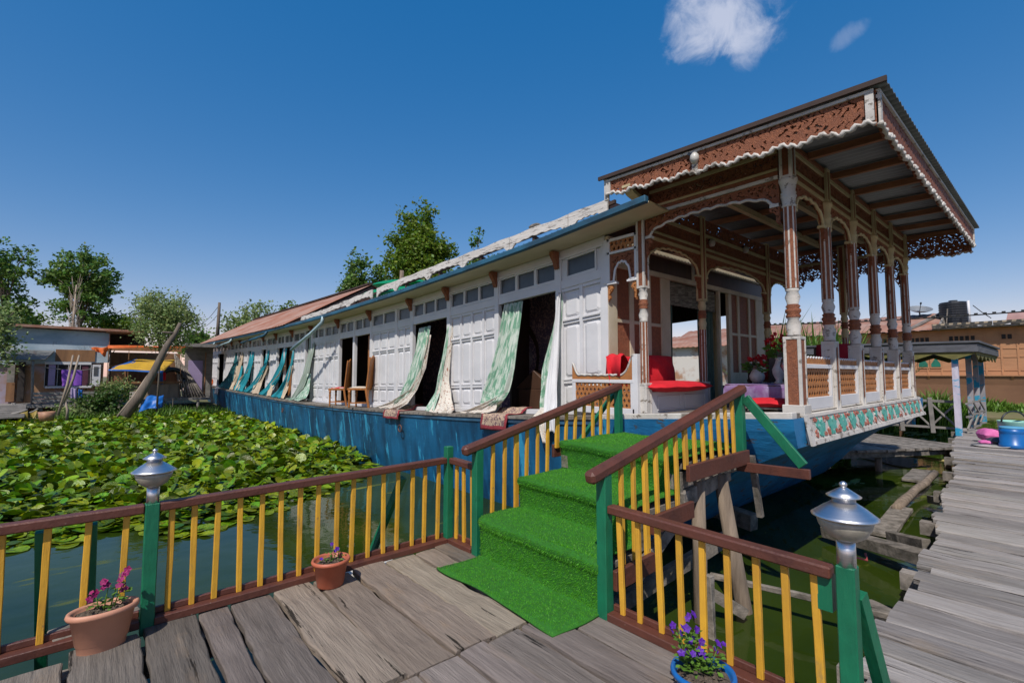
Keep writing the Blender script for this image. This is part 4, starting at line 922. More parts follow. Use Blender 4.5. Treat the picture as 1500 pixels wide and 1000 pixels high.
# cabin front wall behind the porch
yw = 4.12
mb = MB()
for (x0, x1) in ((5.30, 5.50), (5.80, 5.90), (6.22, 6.34), (6.62, 6.88), (8.52, 8.58), (8.90, 9.02), (9.27, 9.36), (9.75, 9.84), (10.1, 10.5)): mb.box(x0, x1, yw, yw + .06, 1.04, 3.1)
for (x0, x1) in ((5.50, 6.62), (9.02, 10.1)):
    mb.box(x0, x1, yw + .004, yw + .06, 1.04, 1.62); mb.box(x0, x1, yw + .004, yw + .06, 2.32, 2.37)
mb.box(5.30, 10.5, yw - .01, yw + .06, 3.101, 3.18); mb.box(7.6, 7.68, yw, yw + .06, 3.181, 3.44); mb.box(5.30, 10.5, yw - .01, yw + .06, 3.441, 3.52)
mb.build('front_wall', mat('front wall paint', (.56, .50, .38), (.44, .38, .26), (3, 3, 2), rough=.6), boat, bevel=.004)
for (x0, x1) in ((5.50, 5.80), (5.90, 6.22), (6.34, 6.62), (9.02, 9.27), (9.36, 9.75), (9.84, 10.1)):
    MB().box(x0, x1, yw + .02, yw + .05, 1.62, 3.10).build('carved_panel', BROWN, boat)
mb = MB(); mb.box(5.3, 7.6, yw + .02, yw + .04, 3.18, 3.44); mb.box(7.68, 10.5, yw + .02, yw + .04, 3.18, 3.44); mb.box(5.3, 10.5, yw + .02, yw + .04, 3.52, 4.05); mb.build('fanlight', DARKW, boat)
for x in (8.66, 8.78): MB().box(x, x + .05, yw + .1 + (x - 8.66), yw + .16 + (x - 8.66), 1.06, 3.08).build('folding_door', CREAMW, boat)
# built in bench left of the door
mb = MB(); mb.box(5.36, 6.82, 3.50, 4.10, 1.06, 1.365)
for x0, x1 in ((5.48, 6.05), (6.14, 6.72)):
    mb.box(x0, x1, 3.488, 3.499, 1.12, 1.14); mb.box(x0, x1, 3.488, 3.499, 1.30, 1.315); mb.box(x0, x0 + .02, 3.488, 3.499, 1.14, 1.30); mb.box(x1 - .02, x1, 3.488, 3.499, 1.14, 1.30)
mb.build('bench', WHITE, boat, bevel=.006)
# bulkhead lights under the porch beams
for p in ((7.15, 3.54, 3.62), (8.35, 3.54, 3.72), (4.81, 2.55, 3.93)):
    mb = MB().lathe([(.0, -.05), (.035, -.04), (.05, 0), (.045, .04), (.02, .07), (0, .075)], p, 12, m=0); mb.bar((p[0], p[1], p[2] + .04), (p[0], p[1] + .07, p[2] + .08), .03, .03, 1); mb.build('porch_light', [PORC, BLACK], boat)
# ------------------------------------------------------------------ curtains, rugs, chairs on the side deck
def cloth(name, label, cat, rows, folds, m, amp=.035, nt=36, ns=48, group=None, ph=0, parent=None, root=None, uvs=(1, 2)):
    """rows: (z above floor, y left, y right, x) from the hem's top to its bottom"""
    ts = np.linspace(0, 1, len(rows)); P_, UV_ = [], []
    A = np.array(rows, float); ph = ph or RN.uniform(0, 6)
    for i in range(nt + 1):
        t = i / nt; z, a, b, x = [float(np.interp(t, ts, A[:, k])) for k in range(4)]
        row = []
        for j in range(ns + 1):
            s = j / ns; y = a + (b - a) * s; q = abs(b - a)
            w = (.55 + .45 * math.sin(s * 5 + t * 3 + ph)) * 1.3 * math.sin(s * folds * 6.2832 + ph + 1.6 * math.sin(t * 3.1 + ph)) + .25 * math.sin(t * 13 + s * 9 + ph) * math.sin(s * 7 + ph) + .35 * math.sin(s * folds * 2.3 * 6.2832 + ph * 2 + t * 3)
            row.append((x - amp * w * (.5 + .5 * t) , y + .012 * math.sin(t * 9 + s * 6 + ph), z + .012 * math.sin(s * folds * 6.28 + 1) * (t > .9) + sh(y)))
            UV_.append((s * uvs[0], t * uvs[1]))
        P_.append(row)
    mb = MB(); mb.grid(P_); mb.uv = UV_
    if root is not None: return mb.build(name, m, root, thick=.004)
    return tag(mb.build(name, m, thick=.004), label, cat, group)
def cy(px, py): return float(at(px, py, x=5.22).y)
C1 = 'curtains blown out of the side doors'
def two(label, face, lining, fr, lr, folds=3, amp=.04):
    t = thing('curtain', label, 'curtain', (5.22, fr[0][1], sh(fr[0][1])), C1)
    cloth('face_cloth', None, None, fr, folds, face, amp, root=t)
    if lr: cloth('lining', None, None, lr, max(1.5, folds * .6), lining, amp * .8, root=t)
    return t
two('mint green curtain hanging on the left of the doorway nearest the porch', MINT, FLOR,
    [(1.88, cy(735, 442), cy(758, 435), 5.33), (1.4, cy(731, 480), cy(756, 475), 5.28), (.8, cy(722, 530), cy(752, 530), 5.22), (.4, cy(715, 565), cy(747, 565), 5.16), (.22, cy(712, 580), cy(745, 580), 5.12), (.12, cy(711, 590), cy(735, 590), 5.14)],
    [(.30, cy(735, 575), cy(742, 575), 5.14), (.15, cy(712, 592), cy(738, 590), 5.09), (.06, cy(697, 604), cy(737, 597), 5.04), (.02, cy(690, 608), cy(733, 602), 4.96)], 5.5, .055)
two('mint green curtain with white lining hanging down over the hull beside the stairs', MINT, WCLO,
    [(1.88, cy(813, 425), cy(818, 420), 5.33), (1.3, cy(806, 470), cy(818, 470), 5.28), (.7, cy(797, 530), cy(816, 530), 5.2), (.35, cy(796, 560), cy(818, 560), 5.14), (.08, cy(803, 595), cy(821, 597), 5.06)],
    [(1.85, cy(813, 425), cy(819, 420), 5.27), (1.2, cy(812, 480), cy(820, 480), 5.2), (.6, cy(813, 540), cy(827, 540), 5.08), (.2, cy(818, 575), cy(836, 575), 4.94), (-.03, cy(822, 600), cy(842, 600), 4.83), (-.22, cy(826, 620), cy(842, 625), 4.82)], 3, .04)
tag(cloth('floral_cloth', '', '', [(.12, cy(806, 588), cy(818, 592), 5.02), (.0, cy(802, 598), cy(822, 602), 4.92), (-.12, cy(815, 612), cy(827, 612), 4.85), (-.38, cy(822, 635), cy(829, 640), 4.84)], 2, FLOR, .02), 'floral white cloth end trailing over the hull edge below the mint curtain by the stairs', 'curtain')
two('mint green curtain with flowered lining swept left along the deck in the second doorway', MINT, FLOR,
    [(1.80, cy(608, 476), cy(625, 474), 5.33), (1.3, cy(606, 505), cy(622, 505), 5.28), (.7, cy(598, 545), cy(617, 545), 5.22), (.3, cy(590, 575), cy(607, 575), 5.14), (.12, cy(585, 588), cy(597, 588), 5.1)],
    [(1.6, cy(622, 485), cy(626, 485), 5.3), (.9, cy(617, 530), cy(623, 530), 5.24), (.45, cy(605, 562), cy(614, 562), 5.17), (.15, cy(580, 590), cy(607, 590), 5.05), (.03, cy(566, 603), cy(596, 600), 4.97)], 3, .05)
two('white curtain printed with brown leaves on the right of the second doorway from the porch', FLOR, MINT,
    [(1.8, cy(653.5, 470), cy(657, 468), 5.33), (1.2, cy(650, 505), cy(657, 505), 5.28), (.6, cy(647, 550), cy(657, 550), 5.2), (.25, cy(646, 578), cy(665, 580), 5.12), (.06, cy(644, 598), cy(680, 602), 5.0), (.0, cy(645, 604), cy(678, 606), 4.95)],
    [(1.7, cy(652, 475), cy(655, 475), 5.29), (.9, cy(645, 528), cy(650, 528), 5.22), (.4, cy(641, 565), cy(650, 565), 5.15), (.02, cy(639, 603), cy(652, 604), 4.98)], 2.5, .045)
two('long sage curtain with a trailing pale hem in the tall narrow doorway, mid boat', SAGE, MINT,
    [(2.36, cy(450, 480), cy(459, 478), 5.33), (1.6, cy(449, 510), cy(458, 510), 5.28), (.9, cy(445, 545), cy(455, 545), 5.22), (.4, cy(438, 572), cy(450, 572), 5.14), (.06, cy(434, 588), cy(442, 588), 5.06)],
    [(.9, cy(452, 545), cy(456, 545), 5.2), (.4, cy(450, 572), cy(457, 572), 5.12), (.12, cy(443, 588), cy(456, 587), 5.02), (.02, cy(428, 592), cy(450, 592), 4.96)], 2, .05)
def tealc(label, x0t, x1t, x0b, x1b, yt, yb, m=TEAL, lin=SAND, l0=0, l1=7):
    t = two(label, m, lin,
        [(1.86, cy(x0t, yt), cy(x1t, yt), 5.32), (1.3, cy(x0t - 1, yt + 12), cy(x1t, yt + 12), 5.26), (.7, cy((x0t * .6 + x0b * .4), yt + 35), cy((x1t * .7 + x1b * .3), yt + 35), 5.18), (.3, cy((x0t * .25 + x0b * .75), yb - 12), cy((x1t * .3 + x1b * .7), yb - 12), 5.1), (.03, cy(x0b, yb), cy(x1b, yb), 4.98)],
        [(1.2, cy(x1t - 1.5, yt + 18), cy(x1t + .5, yt + 18), 5.26), (.5, cy(x1b + l0 + 1, yb - 22), cy(x1b + l1 - 2, yb - 22), 5.15), (.03, cy(x1b + l0, yb), cy(x1b + l1, yb), 4.98)], 2, .05)
    return t
tealc('bright teal curtain just left of the orange inner door, sand lining beside it', 410, 416.5, 388, 399, 512, 583)
tealc('short teal curtain end on the deck right of the orange inner door', 424.5, 426, 407, 422, 555, 586, l1=4)
tealc('bright teal curtain second left of the orange inner door, with wide sand lining', 386.5, 391, 364, 374, 514, 578, l0=2, l1=14)
tealc('teal curtain with sand lining crossing over it, in a narrow far doorway', 364.5, 368.5, 352, 364, 525, 574, l0=-14, l1=-6)
tealc('dark teal curtain swept left near the far end of the boat', 342.5, 346.5, 327, 343, 516, 568, mat('dark teal curtain', (.015, .15, .17), (.01, .10, .12), (8, 1.5, 1), rough=.7, uv=True, transl=.2))
tealc('sand coloured curtain with teal edge right of the dark teal one far down', 350.5, 353, 344, 349, 525, 571, SAND, TEAL)
tealc('narrow cream curtain in the doorway nearest the far end of the boat', 320.5, 322.5, 319.5, 322, 516, 556, SAND, None) if False else None

def strip(name, label, cat, path, y0, y1, border=.05, group=None, mats=None):
    """cloth strip laid along a profile path (x, z rel floor), between y0 and y1, with a border"""
    P_ = []; pts = []
    for i in range(len(path) - 1):
        for k in range(6): f = k / 6; pts.append((path[i][0] + (path[i + 1][0] - path[i][0]) * f, path[i][1] + (path[i + 1][1] - path[i][1]) * f))
    pts.append(path[-1]); yy = [y0, y0 + border] + [y0 + border + (y1 - y0 - 2 * border) * k / 8 for k in range(1, 8)] + [y1 - border, y1]
    for i, (x, z) in enumerate(pts): P_.append([(x + .006 * math.sin(y * 21 + i), y + .01 * math.sin(i * .7), z + sh(y) + .006 * math.sin(y * 17 + i * .9)) for y in yy])
    mb = MB(); mb.grid(P_); nc = len(yy) - 1; nr = len(P_) - 1
    for r in range(nr):
        for c in range(nc): mb.m[r * nc + c] = 0 if (c in (0, nc - 1) or r >= nr - 2) else 1
    return tag(mb.build(name, mats or [RUGB, RUGC], thick=.012), label, cat, group)
strip('rug', 'beige and red patterned rug hanging over the hull edge near the stairs', 'rug', [(5.42, .10), (5.27, .09), (5.2, .012), (4.9, .010), (4.86, -.03), (4.85, -.24)], cy(766, 620) - .02, cy(729, 620), .05)
strip('rug', 'beige and red patterned rug hanging over the hull edge below the second doorway', 'rug', [(5.45, .12), (5.29, .10), (5.2, .012), (4.9, .010), (4.86, -.03), (4.85, -.17)], cy(606, 612), cy(583, 612), .06)
strip('towel', 'small pale pink towel hanging over the hull edge near the far end', 'towel', [(5.2, .01), (4.9, .01), (4.85, -.02), (4.84, -.34)], cy(331, 575), cy(326, 575), .0, mats=[WCLO, WCLO])

chair = thing('wooden_chair', 'tall carved walnut chair with cream seat, right of its twin on the side deck', 'chair', (0, 0, 0), 'carved chairs on the side deck')
# local frame: faces +y, back at y=0
MB().prism([(-.19, 0), (.19, 0), (.22, .44), (-.22, .44)], lambda u, v, w: (u, v, .43 + w), .05).build('seat_frame', WALN, chair, bevel=.006)
mb = MB(); P_ = [[(u * .40, .03 + v * .40, .485 + .035 * (1 - abs(2 * u) ** 3) * (1 - abs(2 * v - 1) ** 3)) for u in [k / 10 - .5 for k in range(11)]] for v in [k / 10 for k in range(11)]]
mb.grid(P_); sc_ = mb.build('seat_pad', CUPS, chair)
for sx in (-1, 1):
    MB().lathe([(.022, 0), (.028, .02), (.018, .05), (.026, .12), (.020, .2), (.03, .3), (.022, .34), (.03, .36), (.03, .43)], (sx * .19, .40, 0), 10).build('leg', WALN, chair)
    MB().bar((sx * .175, -.06, 0), (sx * .175, .015, .47), .04, .045, up=(0, 1, 0)).build('leg', WALN, chair)
    MB().bar((sx * .18, .0, .12), (sx * .19, .40, .12), .02, .03).build('stretcher', WALN, chair)
mb = MB(); mb.prism([(-.20, .47), (.20, .47), (.205, 1.12), (.20, 1.25), (.15, 1.19), (.09, 1.24), (0, 1.29), (-.09, 1.24), (-.15, 1.19), (-.20, 1.25), (-.205, 1.12)], lambda u, v, w: (u, .015 - w - (v - .47) * .10, v), .03)
mb.prism([(-.14, .56), (.14, .56), (.14, 1.08), (.09, 1.14), (0, 1.18), (-.09, 1.14), (-.14, 1.08)], lambda u, v, w: (u, .022 + w - (v - .47) * .10, v), .012)
mb.build('backrest', WALN, chair, bevel=.006)
ch2 = copy_tree(chair)
chair.location = (5.20, 11.6, sh(11.5) - .005); chair.rotation_euler = (0, 0, .72); chair.scale = (1, 1.12, 1.02)
ch2.location = (5.20, 13.05, sh(13) - .005); ch2.rotation_euler = (0, 0, .80)
ch2['label'] = 'tall carved walnut chair with red checked seat, left of its twin on the deck'
seat2 = [k for k in bpy.data.objects if k.parent == ch2 and k.name.startswith('seat_pad')][0]

# things in the two open rooms
def box_tilt(name, label, cat, c, s, rx, m):
    mb = MB().box(-s[0] / 2, s[0] / 2, -s[1] / 2, s[1] / 2, 0, s[2]); o = mb.build(name, m, org=(0, 0, 0), bevel=.01); o.location = c; o.rotation_euler = rx; return tag(o, label, cat)
t = thing('sideboard', 'dark wooden cabinet with a gabled top inside the doorway nearest the porch', 'cabinet', (6.6, 6.6, sh(6.6)))
MB().box(5.95, 6.4, 5.95, 6.75, sh(6.8), sh(6.8) + .42).build('carcass', DARKW, t, bevel=.01)
MB().prism([(-.5, 0), (.5, 0), (0, .34)], lambda u, v, w: (5.96 + w, 6.35 + u, sh(6.8) + .421 + v), .46).build('gabled_top', DARKW, t, bevel=.01)
t = thing('low_chair', 'orange-brown chair back showing inside the second doorway from the porch', 'chair', (5.9, 9.2, sh(9.2)))
MB().bar((5.95, 9.25, sh(9.2) + .2), (5.8, 9.05, sh(9.2) + .62), .3, .06, up=(1, 0, 0)).build('backrest', mat('orange varnish', (.50, .19, .03), (.4, .14, .025), rough=.4), t, bevel=.02)
mb = MB(); mb.box(5.75, 6.15, 9.1, 9.5, sh(9.2) + .16, sh(9.2) + .22)
for sx in (5.78, 6.1):
    for sy_ in (9.13, 9.45): mb.box(sx, sx + .04, sy_, sy_ + .04, sh(9.2) + .0, sh(9.2) + .16)
mb.build('seat', WALN, t)

# ------------------------------------------------------------------ porch furnishings
def pillow(name, label, cat, c, s, m, rot=(0, 0, 0), group=None, puff=2.6):
    P_ = []; n = 18
    mb = MB()
    for sgn in (1, -1):
        P_ = []
        for i in range(n + 1):
            row = []
            for j in range(n + 1):
                u, v = 2 * i / n - 1, 2 * j / n - 1; q = max(0, (1 - abs(u) ** puff) * (1 - abs(v) ** puff)) ** .42
                r = 1 - .05 * (abs(u * v)) ** 2
                row.append((u * s[0] / 2 * r, v * s[1] / 2 * r, sgn * s[2] / 2 * q + .004 * math.sin(9 * u + 7 * v)))
            P_.append(row if sgn > 0 else row[::-1])
        mb.grid(P_)
    o = mb.build(name, m, org=(0, 0, 0)); o.location = c; o.rotation_euler = rot
    return tag(o, label, cat, group)
pillow('seat_cushion', 'long red cushion lying on the white bench left of the porch door', 'cushion', (5.98, 3.62, 1.425), (1.42, .62, .15), RED)
pillow('back_cushion', 'plain red back cushion leaning on the wall behind the left end of the bench', 'cushion', (5.52, 4.05, 1.63), (.70, .44, .11), RED, (rad(80), 0, 0))
pillow('back_cushion', 'red back cushion leaning on the wall at the door end of the bench', 'cushion', (6.36, 4.04, 1.66), (.92, .44, .11), RED, (rad(80), 0, 0))
mb = MB(); mb.grid([[(5.24 + .06 * math.sin(j * .5) * .3 + w * .0 + dx, 4.10 - .5 * j / 10 * .5, 1.86 - dz + .01 * math.sin(j)) for j in range(11)] for dx, dz, w in ((.28, .30, 0), (.10, .05, 0), (.04, .0, 0), (-.02, .03, 0), (-.05, .30, 0))])
tag(mb.build('red_throw', RED, thick=.008), 'red cloth draped over the carved seat rail beside the white wall', 'throw')
# stool with red cushion, cloth table and flowers at the right of the entrance
t = thing('low_stool', 'low wooden stool under the flat red cushion at the porch edge', 'stool', (5.75, 2.2, 1.17))
MB().box(5.5, 6.05, 1.93, 2.45, 1.215, 1.235).build('top', OLDW, t)
for x in (5.53, 5.98):
    for y in (1.95, 2.40): MB().box(x, x + .04, y, y + .04, sh(y) - .004, 1.214).build('leg', OLDW, t)
pillow('stool_cushion', 'flat bright red cushion on the low stool at the porch edge', 'cushion', (5.76, 2.2, 1.275), (.60, .56, .09), RED, puff=5)
t = thing('low_table', 'low table covered by the lilac cloth, between the stool and the flower vases', 'table', (6.75, 2.5, 1.17))
MB().box(6.1, 7.3, 2.1, 2.9, 1.43, 1.46).build('table_top', DARKW, t)
for x in (6.13, 7.22):
    for y in (2.13, 2.82): MB().box(x, x + .05, y, y + .05, sh(y), 1.429).build('leg', DARKW, t)
mb = MB(); P_ = []
for i in range(31):
    row = []
    for j in range(25):
        u, v = i / 30 * 1.6 - .2, j / 24 * 1.2 - .2; x, y, z = 6.1 + u, 2.1 + v, 1.466
        ex = max(0, -u, u - 1.2); ey = max(0, -v, v - .8)
        x = 6.1 + min(1.2, max(0, u)) + (.02 + .012 * math.sin(v * 22)) * (1 if u > 1.2 else -1 if u < 0 else 0); y = 2.1 + min(.8, max(0, v)) + (.02 + .012 * math.sin(u * 20)) * (1 if v > .8 else -1 if v < 0 else 0)
        row.append((x, y, z - max(ex, ey)))
    P_.append(row)
mb.grid(P_); tag(mb.build('tablecloth', PURC, thick=.004), 'lilac patterned cloth draped over the low table on the porch', 'tablecloth')
def bouquet(root, c, r, n, h):
    lf = MB()
    for k in range(n):
        a, q = RN.uniform(0, 6.28), r * math.sqrt(RN.random()); p = Vector((c[0] + q * math.cos(a), c[1] + q * math.sin(a), c[2] + h * RN.uniform(.45, 1)))
        fl = MB()
        for _ in range(7): bloom(fl, p + Vector((RN.gauss(0, .018), RN.gauss(0, .018), RN.gauss(0, .018))), .026)
        fl.build('flower', FLRED, root)
    for k in range(n * 9):
        a, q = RN.uniform(0, 6.28), r * .9 * math.sqrt(RN.random()); p = Vector((c[0] + q * math.cos(a), c[1] + q * math.sin(a), c[2] + h * RN.uniform(0.05, .6)))
        u = Vector((math.cos(a), math.sin(a), RN.uniform(-.4, .6))).normalized(); w = u.orthogonal().normalized(); s = .07
        lf.add([p, p + u * s * .5 + w * s * .35, p + u * s, p + u * s * .5 - w * s * .35], [(0, 1, 2, 3)])
    lf.build('foliage', LEAF, root)
t = thing('flower_vase', 'tall pale vase with a big bunch of red flowers on the lilac table', 'vase', (6.72, 2.48, 1.47))
MB().lathe([(0, 0), (.055, 0), (.06, .01), (.035, .04), (.07, .12), (.078, .18), (.04, .27), (.03, .31), (.05, .34), (.045, .34)], (6.72, 2.48, 1.47), 20).build('vase', PORC, t)
bouquet(t, (6.72, 2.46, 1.80), .17, 13, .30)
t = thing('flower_vase', 'round pale pot with a smaller red bunch at the back of the porch table', 'vase', (6.95, 2.8, 1.47))
MB().lathe([(0, 0), (.05, 0), (.09, .05), (.10, .10), (.07, .16), (.055, .18), (.06, .19)], (6.98, 2.86, 1.47), 20).build('vase', PORC, t)
bouquet(t, (6.96, 2.88, 1.62), .14, 9, .22)
tag(MB().lathe([(0, 0), (.075, 0), (.08, .01), (.02, .03), (.018, .10), (.05, .15), (.085, .22), (.075, .28), (.05, .30), (.055, .31), (.06, .315), (.02, .34), (0, .36)], (6.38, 2.25, 1.47), 24).build('goblet', PEWT), 'grey pewter goblet with a lid standing on the lilac tablecloth', 'goblet')
for (cx, cy_, rz, lab) in ((8.0, 3.05, 2.6, 'dark red cushioned wooden armchair left of the porch table, near the door'), (7.9, 2.15, -1.2, 'dark red cushioned wooden armchair behind the porch table, by the front rail')):
    t = thing('armchair', lab, 'chair', (0, 0, 0))
    MB().box(-.26, .26, -.25, .25, .34, .38).build('seat_frame', DARKW, t)
    for sx in (-1, 1):
        for sy_ in (-1, 1): MB().lathe([(.025, 0), (.02, .1), (.03, .16), (.02, .22), (.03, .3), (.03, .6 if sy_ < 0 else .339)], (sx * .23, sy_ * .22, 0), 10).build('leg', DARKW, t)
        MB().box(sx * .25 - .025, sx * .25 + .025, -.25, .25, .6, .63).build('armrest', DARKW, t)
    MB().box(-.25, .25, .22, .26, .381, .80).build('backrest', DARKW, t)
    pd = pillow('seat_pad', None, None, (0, 0, 0), (.48, .44, .12), mat('dark red cloth', (.30, .006, .02), (.22, .004, .015), rough=.9) if 'dark red cloth' not in MATS else MATS['dark red cloth'])
    pd.parent = t; pd.location = (0, 0, .43)
    pb = pillow('back_pad', None, None, (0, 0, 0), (.46, .42, .12), MATS['dark red cloth'], (rad(90), 0, 0)); pb.parent = t; pb.location = (0, .17, .63)
    t.location = (cx, cy_, sh(cy_)); t.rotation_euler = (0, 0, rz)
# porch door curtains
def flat(name, label, cat, x0t, x1t, x0b, x1b, y, zt, zb, folds, m, amp=.035):
    P_, UV_ = [], []
    for i in range(25):
        t = i / 24
        row = []
        for j in range(41):
            s = j / 40; a = x0t + (x0b - x0t) * t; b = x1t + (x1b - x1t) * t
            row.append((a + (b - a) * s, y + amp * math.sin(s * folds * 6.28 + .5 * math.sin(t * 4)), zt + (zb - zt) * t)); UV_.append((s, t * 2))
        P_.append(row)
    mb = MB(); mb.grid(P_); mb.uv = UV_; return tag(mb.build(name, m, thick=.004), label, cat)
flat('door_curtain', 'dark green curtain at the left side of the porch doorway', 'curtain', 6.88, 7.18, 6.9, 7.12, yw + .16, 3.06, 1.07, 3, DGRC)
flat('door_curtain', 'dark green checked curtain at the right side of the porch doorway', 'curtain', 8.02, 8.52, 8.05, 8.5, yw + .14, 3.06, 1.07, 4, DGRC)
flat('pelmet', 'gathered grey floral pelmet across the top of the porch doorway', 'pelmet', 6.9, 8.5, 6.9, 8.5, yw + .08, 3.09, 2.72, 14, FRIL, .03)

# ------------------------------------------------------------------ timbers in the water
def beam(name, label, cat, p, q, w, h, m=OLDW, rnd=False):
    mb = MB()
    if rnd: mb.tube([Vector(p).lerp(Vector(q), k / 6) + Vector((RN.uniform(-.02, .02), RN.uniform(-.02, .02), RN.uniform(-.01, .01))) for k in range(7)], [w * RN.uniform(.85, 1.1) for _ in range(7)], 8)
    else: mb.bar(p, q, w, h, n=6, jit=.008)
    return tag(mb.build(name, m, bevel=0 if rnd else .006), label, cat)
beam('floating_beam', 'thick squared beam jutting from the walkway just above the water behind the right lamp', 'beam', at(1212, 778, z=-.40), at(1372, 822, z=-.28), .20, .13)
beam('floating_beam', 'thin long batten lying from under the stairs to the near walkway corner', 'beam', at(1040, 842, z=-.30), at(1318, 905, z=-.26), .045, .05)
beam('floating_beam', 'stubby beam just below the walkway edge near the right lamp', 'beam', at(1268, 888, z=-.42), at(1345, 925, z=-.30), .12, .12)
beam('floating_log', 'round brown log slanting in the water towards the low jetty', 'log', at(1311, 745, z=-.44), at(1369, 693, z=-.30), .07, .07, LOG, True)
beam('floating_plank', 'broad floating plank in front of the slanting brown log', 'plank', at(1290, 783, z=-.48), at(1322, 744, z=-.46), .26, .05)
beam('floating_plank', 'short floating plank behind the slanting brown log', 'plank', at(1337, 704, z=-.47), at(1352, 689, z=-.47), .35, .05)
beam('floating_beam', 'short beam end under the walkway edge beyond the long squared beam', 'beam', at(1304, 784, z=-.30), at(1358, 797, z=-.22), .10, .10)
beam('floating_beam', 'small block of timber poking from the middle of the walkway edge', 'beam', at(1364, 731, z=-.36), at(1384, 735, z=-.3), .12, .12)
beam('floating_beam', 'weathered beam with a split end lying in the dark water under the bow', 'beam', at(1000, 728, z=-.2), at(1105, 765, z=-.28), .16, .2)
beam('floating_bamboo', 'thin yellowish pole lying along the front of the low jetty', 'pole', at(1250, 654, z=-.38), at(1398, 677, z=-.34), .035, .035, mat('bamboo', (.42, .36, .14), (.3, .25, .1)), True)
beam('floating_plank', 'grey plank end resting on the railing beam outside the pale planter', 'plank', (-.16, 4.02, .03), (.26, 4.09, .05), .2, .04)
beam('mooring_post', 'slim grey wooden post standing in the water behind the blue pot', 'post', (3.86, 1.98, -1.3), (3.80, 1.98, -.02), .05, .05)

# ------------------------------------------------------------------ lily pads
PADM = mat('lily pad', (0.20, 0.275, 0.004), (0.055, 0.13, 0.004), (3, 3, 3), rough=.30, bump=.9, bsc=(9, 9, 9), isl=.62, hue=.04, transl=.15, chip=((0.26, 0.22, 0.02), 0.66, (2.5, 2.5, 2.5), .1), spec=.42)
def pad_shape(n=13, curl=.12, ph=0.):
    vs_ = [(0, 0, -.03)]
    for r_, k_ in ((.55, .5), (1.0, 1.0)):
        for i in range(n):
            a = .16 + i * (6.2832 - .32) / (n - 1); r = r_ * (1 + .05 * math.sin(3 * a + ph)); vs_.append((r * math.cos(a), r * math.sin(a), curl * k_ ** 2 * (.5 + .6 * math.sin(2 * a + ph))))
    fs_ = [(0, 1 + i, 2 + i) for i in range(n - 1)] + [(1 + i, 1 + n + i, 2 + n + i, 2 + i) for i in range(n - 1)]
    return vs_, fs_
edge_px = [(-400, 805), (0, 800), (110, 792), (190, 772), (262, 790), (335, 766), (400, 745), (440, 733), (500, 712), (545, 688), (585, 672)]
EP = [at(px, py, z=ZW) for px, py in edge_px]
def near_edge(x, y):
    return y > float(np.interp(x, [p.x for p in EP], [p.y for p in EP]))
pads = []
rs = np.random.RandomState(5)
while len(pads) < 23000:
    x = rs.uniform(-9, 5.0); y = 3.8 + 25.5 * rs.rand() ** 1.25
    if not near_edge(x, y): continue
    ed = y - float(np.interp(x, [p.x for p in EP], [p.y for p in EP]))
    if x > 4.3 and y < 11 and rs.rand() < .75: continue
    up_ = min(1, ed / 1.3); r = rs.uniform(.05, .125)
    tl = rs.normal(0, .08 + .5 * up_); z = ZW + .012 + rs.uniform(0, .02) + up_ * rs.uniform(0, .20) ** 1.0
    pads.append((x, y, z + abs(math.sin(tl)) * r * .6, r, tl, rs.uniform(0, 6.28), rs.uniform(0, 6.28)))
for k in range(70):                                # strays drifting off the edge of the mass
    p = EP[1].lerp(EP[-1], rs.rand()); e = float(np.interp(p.x, [q.x for q in EP], [q.y for q in EP])); pads.append((p.x, e - abs(rs.normal(0, .13)), ZW + .012, rs.uniform(.07, .13), rs.normal(0, .04), rs.uniform(0, 6), rs.uniform(0, 6)))
def vis(p):
    v = Vector(p[:3]) - EYEP; d = v.dot(FW); return d > .2 and abs(v.dot(RT) / d) < CX / F and 0 < (CY - F * v.dot(UP) / d) < 1000
pads.sort(key=lambda p: (p[0] ** 2 + p[1] ** 2) / p[3] ** 2 + (0 if vis(p) else 1e6))
protos = []
for k in range(5):
    v, f = pad_shape(13, (.06, .12, .16, .2, .10)[k], k * 1.3); me = bpy.data.meshes.new('lily_pad'); me.from_pydata(v, [], f); me.materials.append(PADM)
    for q in me.polygons: q.use_smooth = True
    protos.append((v, f, me))
for k, (x, y, z, r, tl, az, sp) in enumerate(pads[:300]):
    o = bpy.data.objects.new('lily_pad', protos[k % 5][2]); COL.objects.link(o); o.location = (x, y, z); o.scale = (r, r, r)
    o.rotation_euler = (Matrix.Rotation(az, 3, 'Z') @ Matrix.Rotation(tl, 3, 'X') @ Matrix.Rotation(sp, 3, 'Z')).to_euler()
    tag(o, 'round glossy green lily pad at the near edge of the floating mass beyond the railing', 'lily pad', 'lily pads nearest the dock')
VV, FF = [], []
for k, (x, y, z, r, tl, az, sp) in enumerate(pads[300:]):
    v, f, _ = protos[k % 5]; Mx = (Matrix.Rotation(az, 3, 'Z') @ Matrix.Rotation(tl, 3, 'X') @ Matrix.Rotation(sp, 3, 'Z')); n = len(VV)
    VV += [tuple(Mx @ (Vector(p) * r) + Vector((x, y, z))) for p in v]; FF += [tuple(n + i for i in q) for q in f]
mb = MB(); mb.add(VV, FF, 0, True); tag(mb.build('lily_pads', PADM, org=(0, 15, ZW)), 'dense floating mass of glossy green lily pads filling the water beside the boat', 'lily pads', kind='stuff')
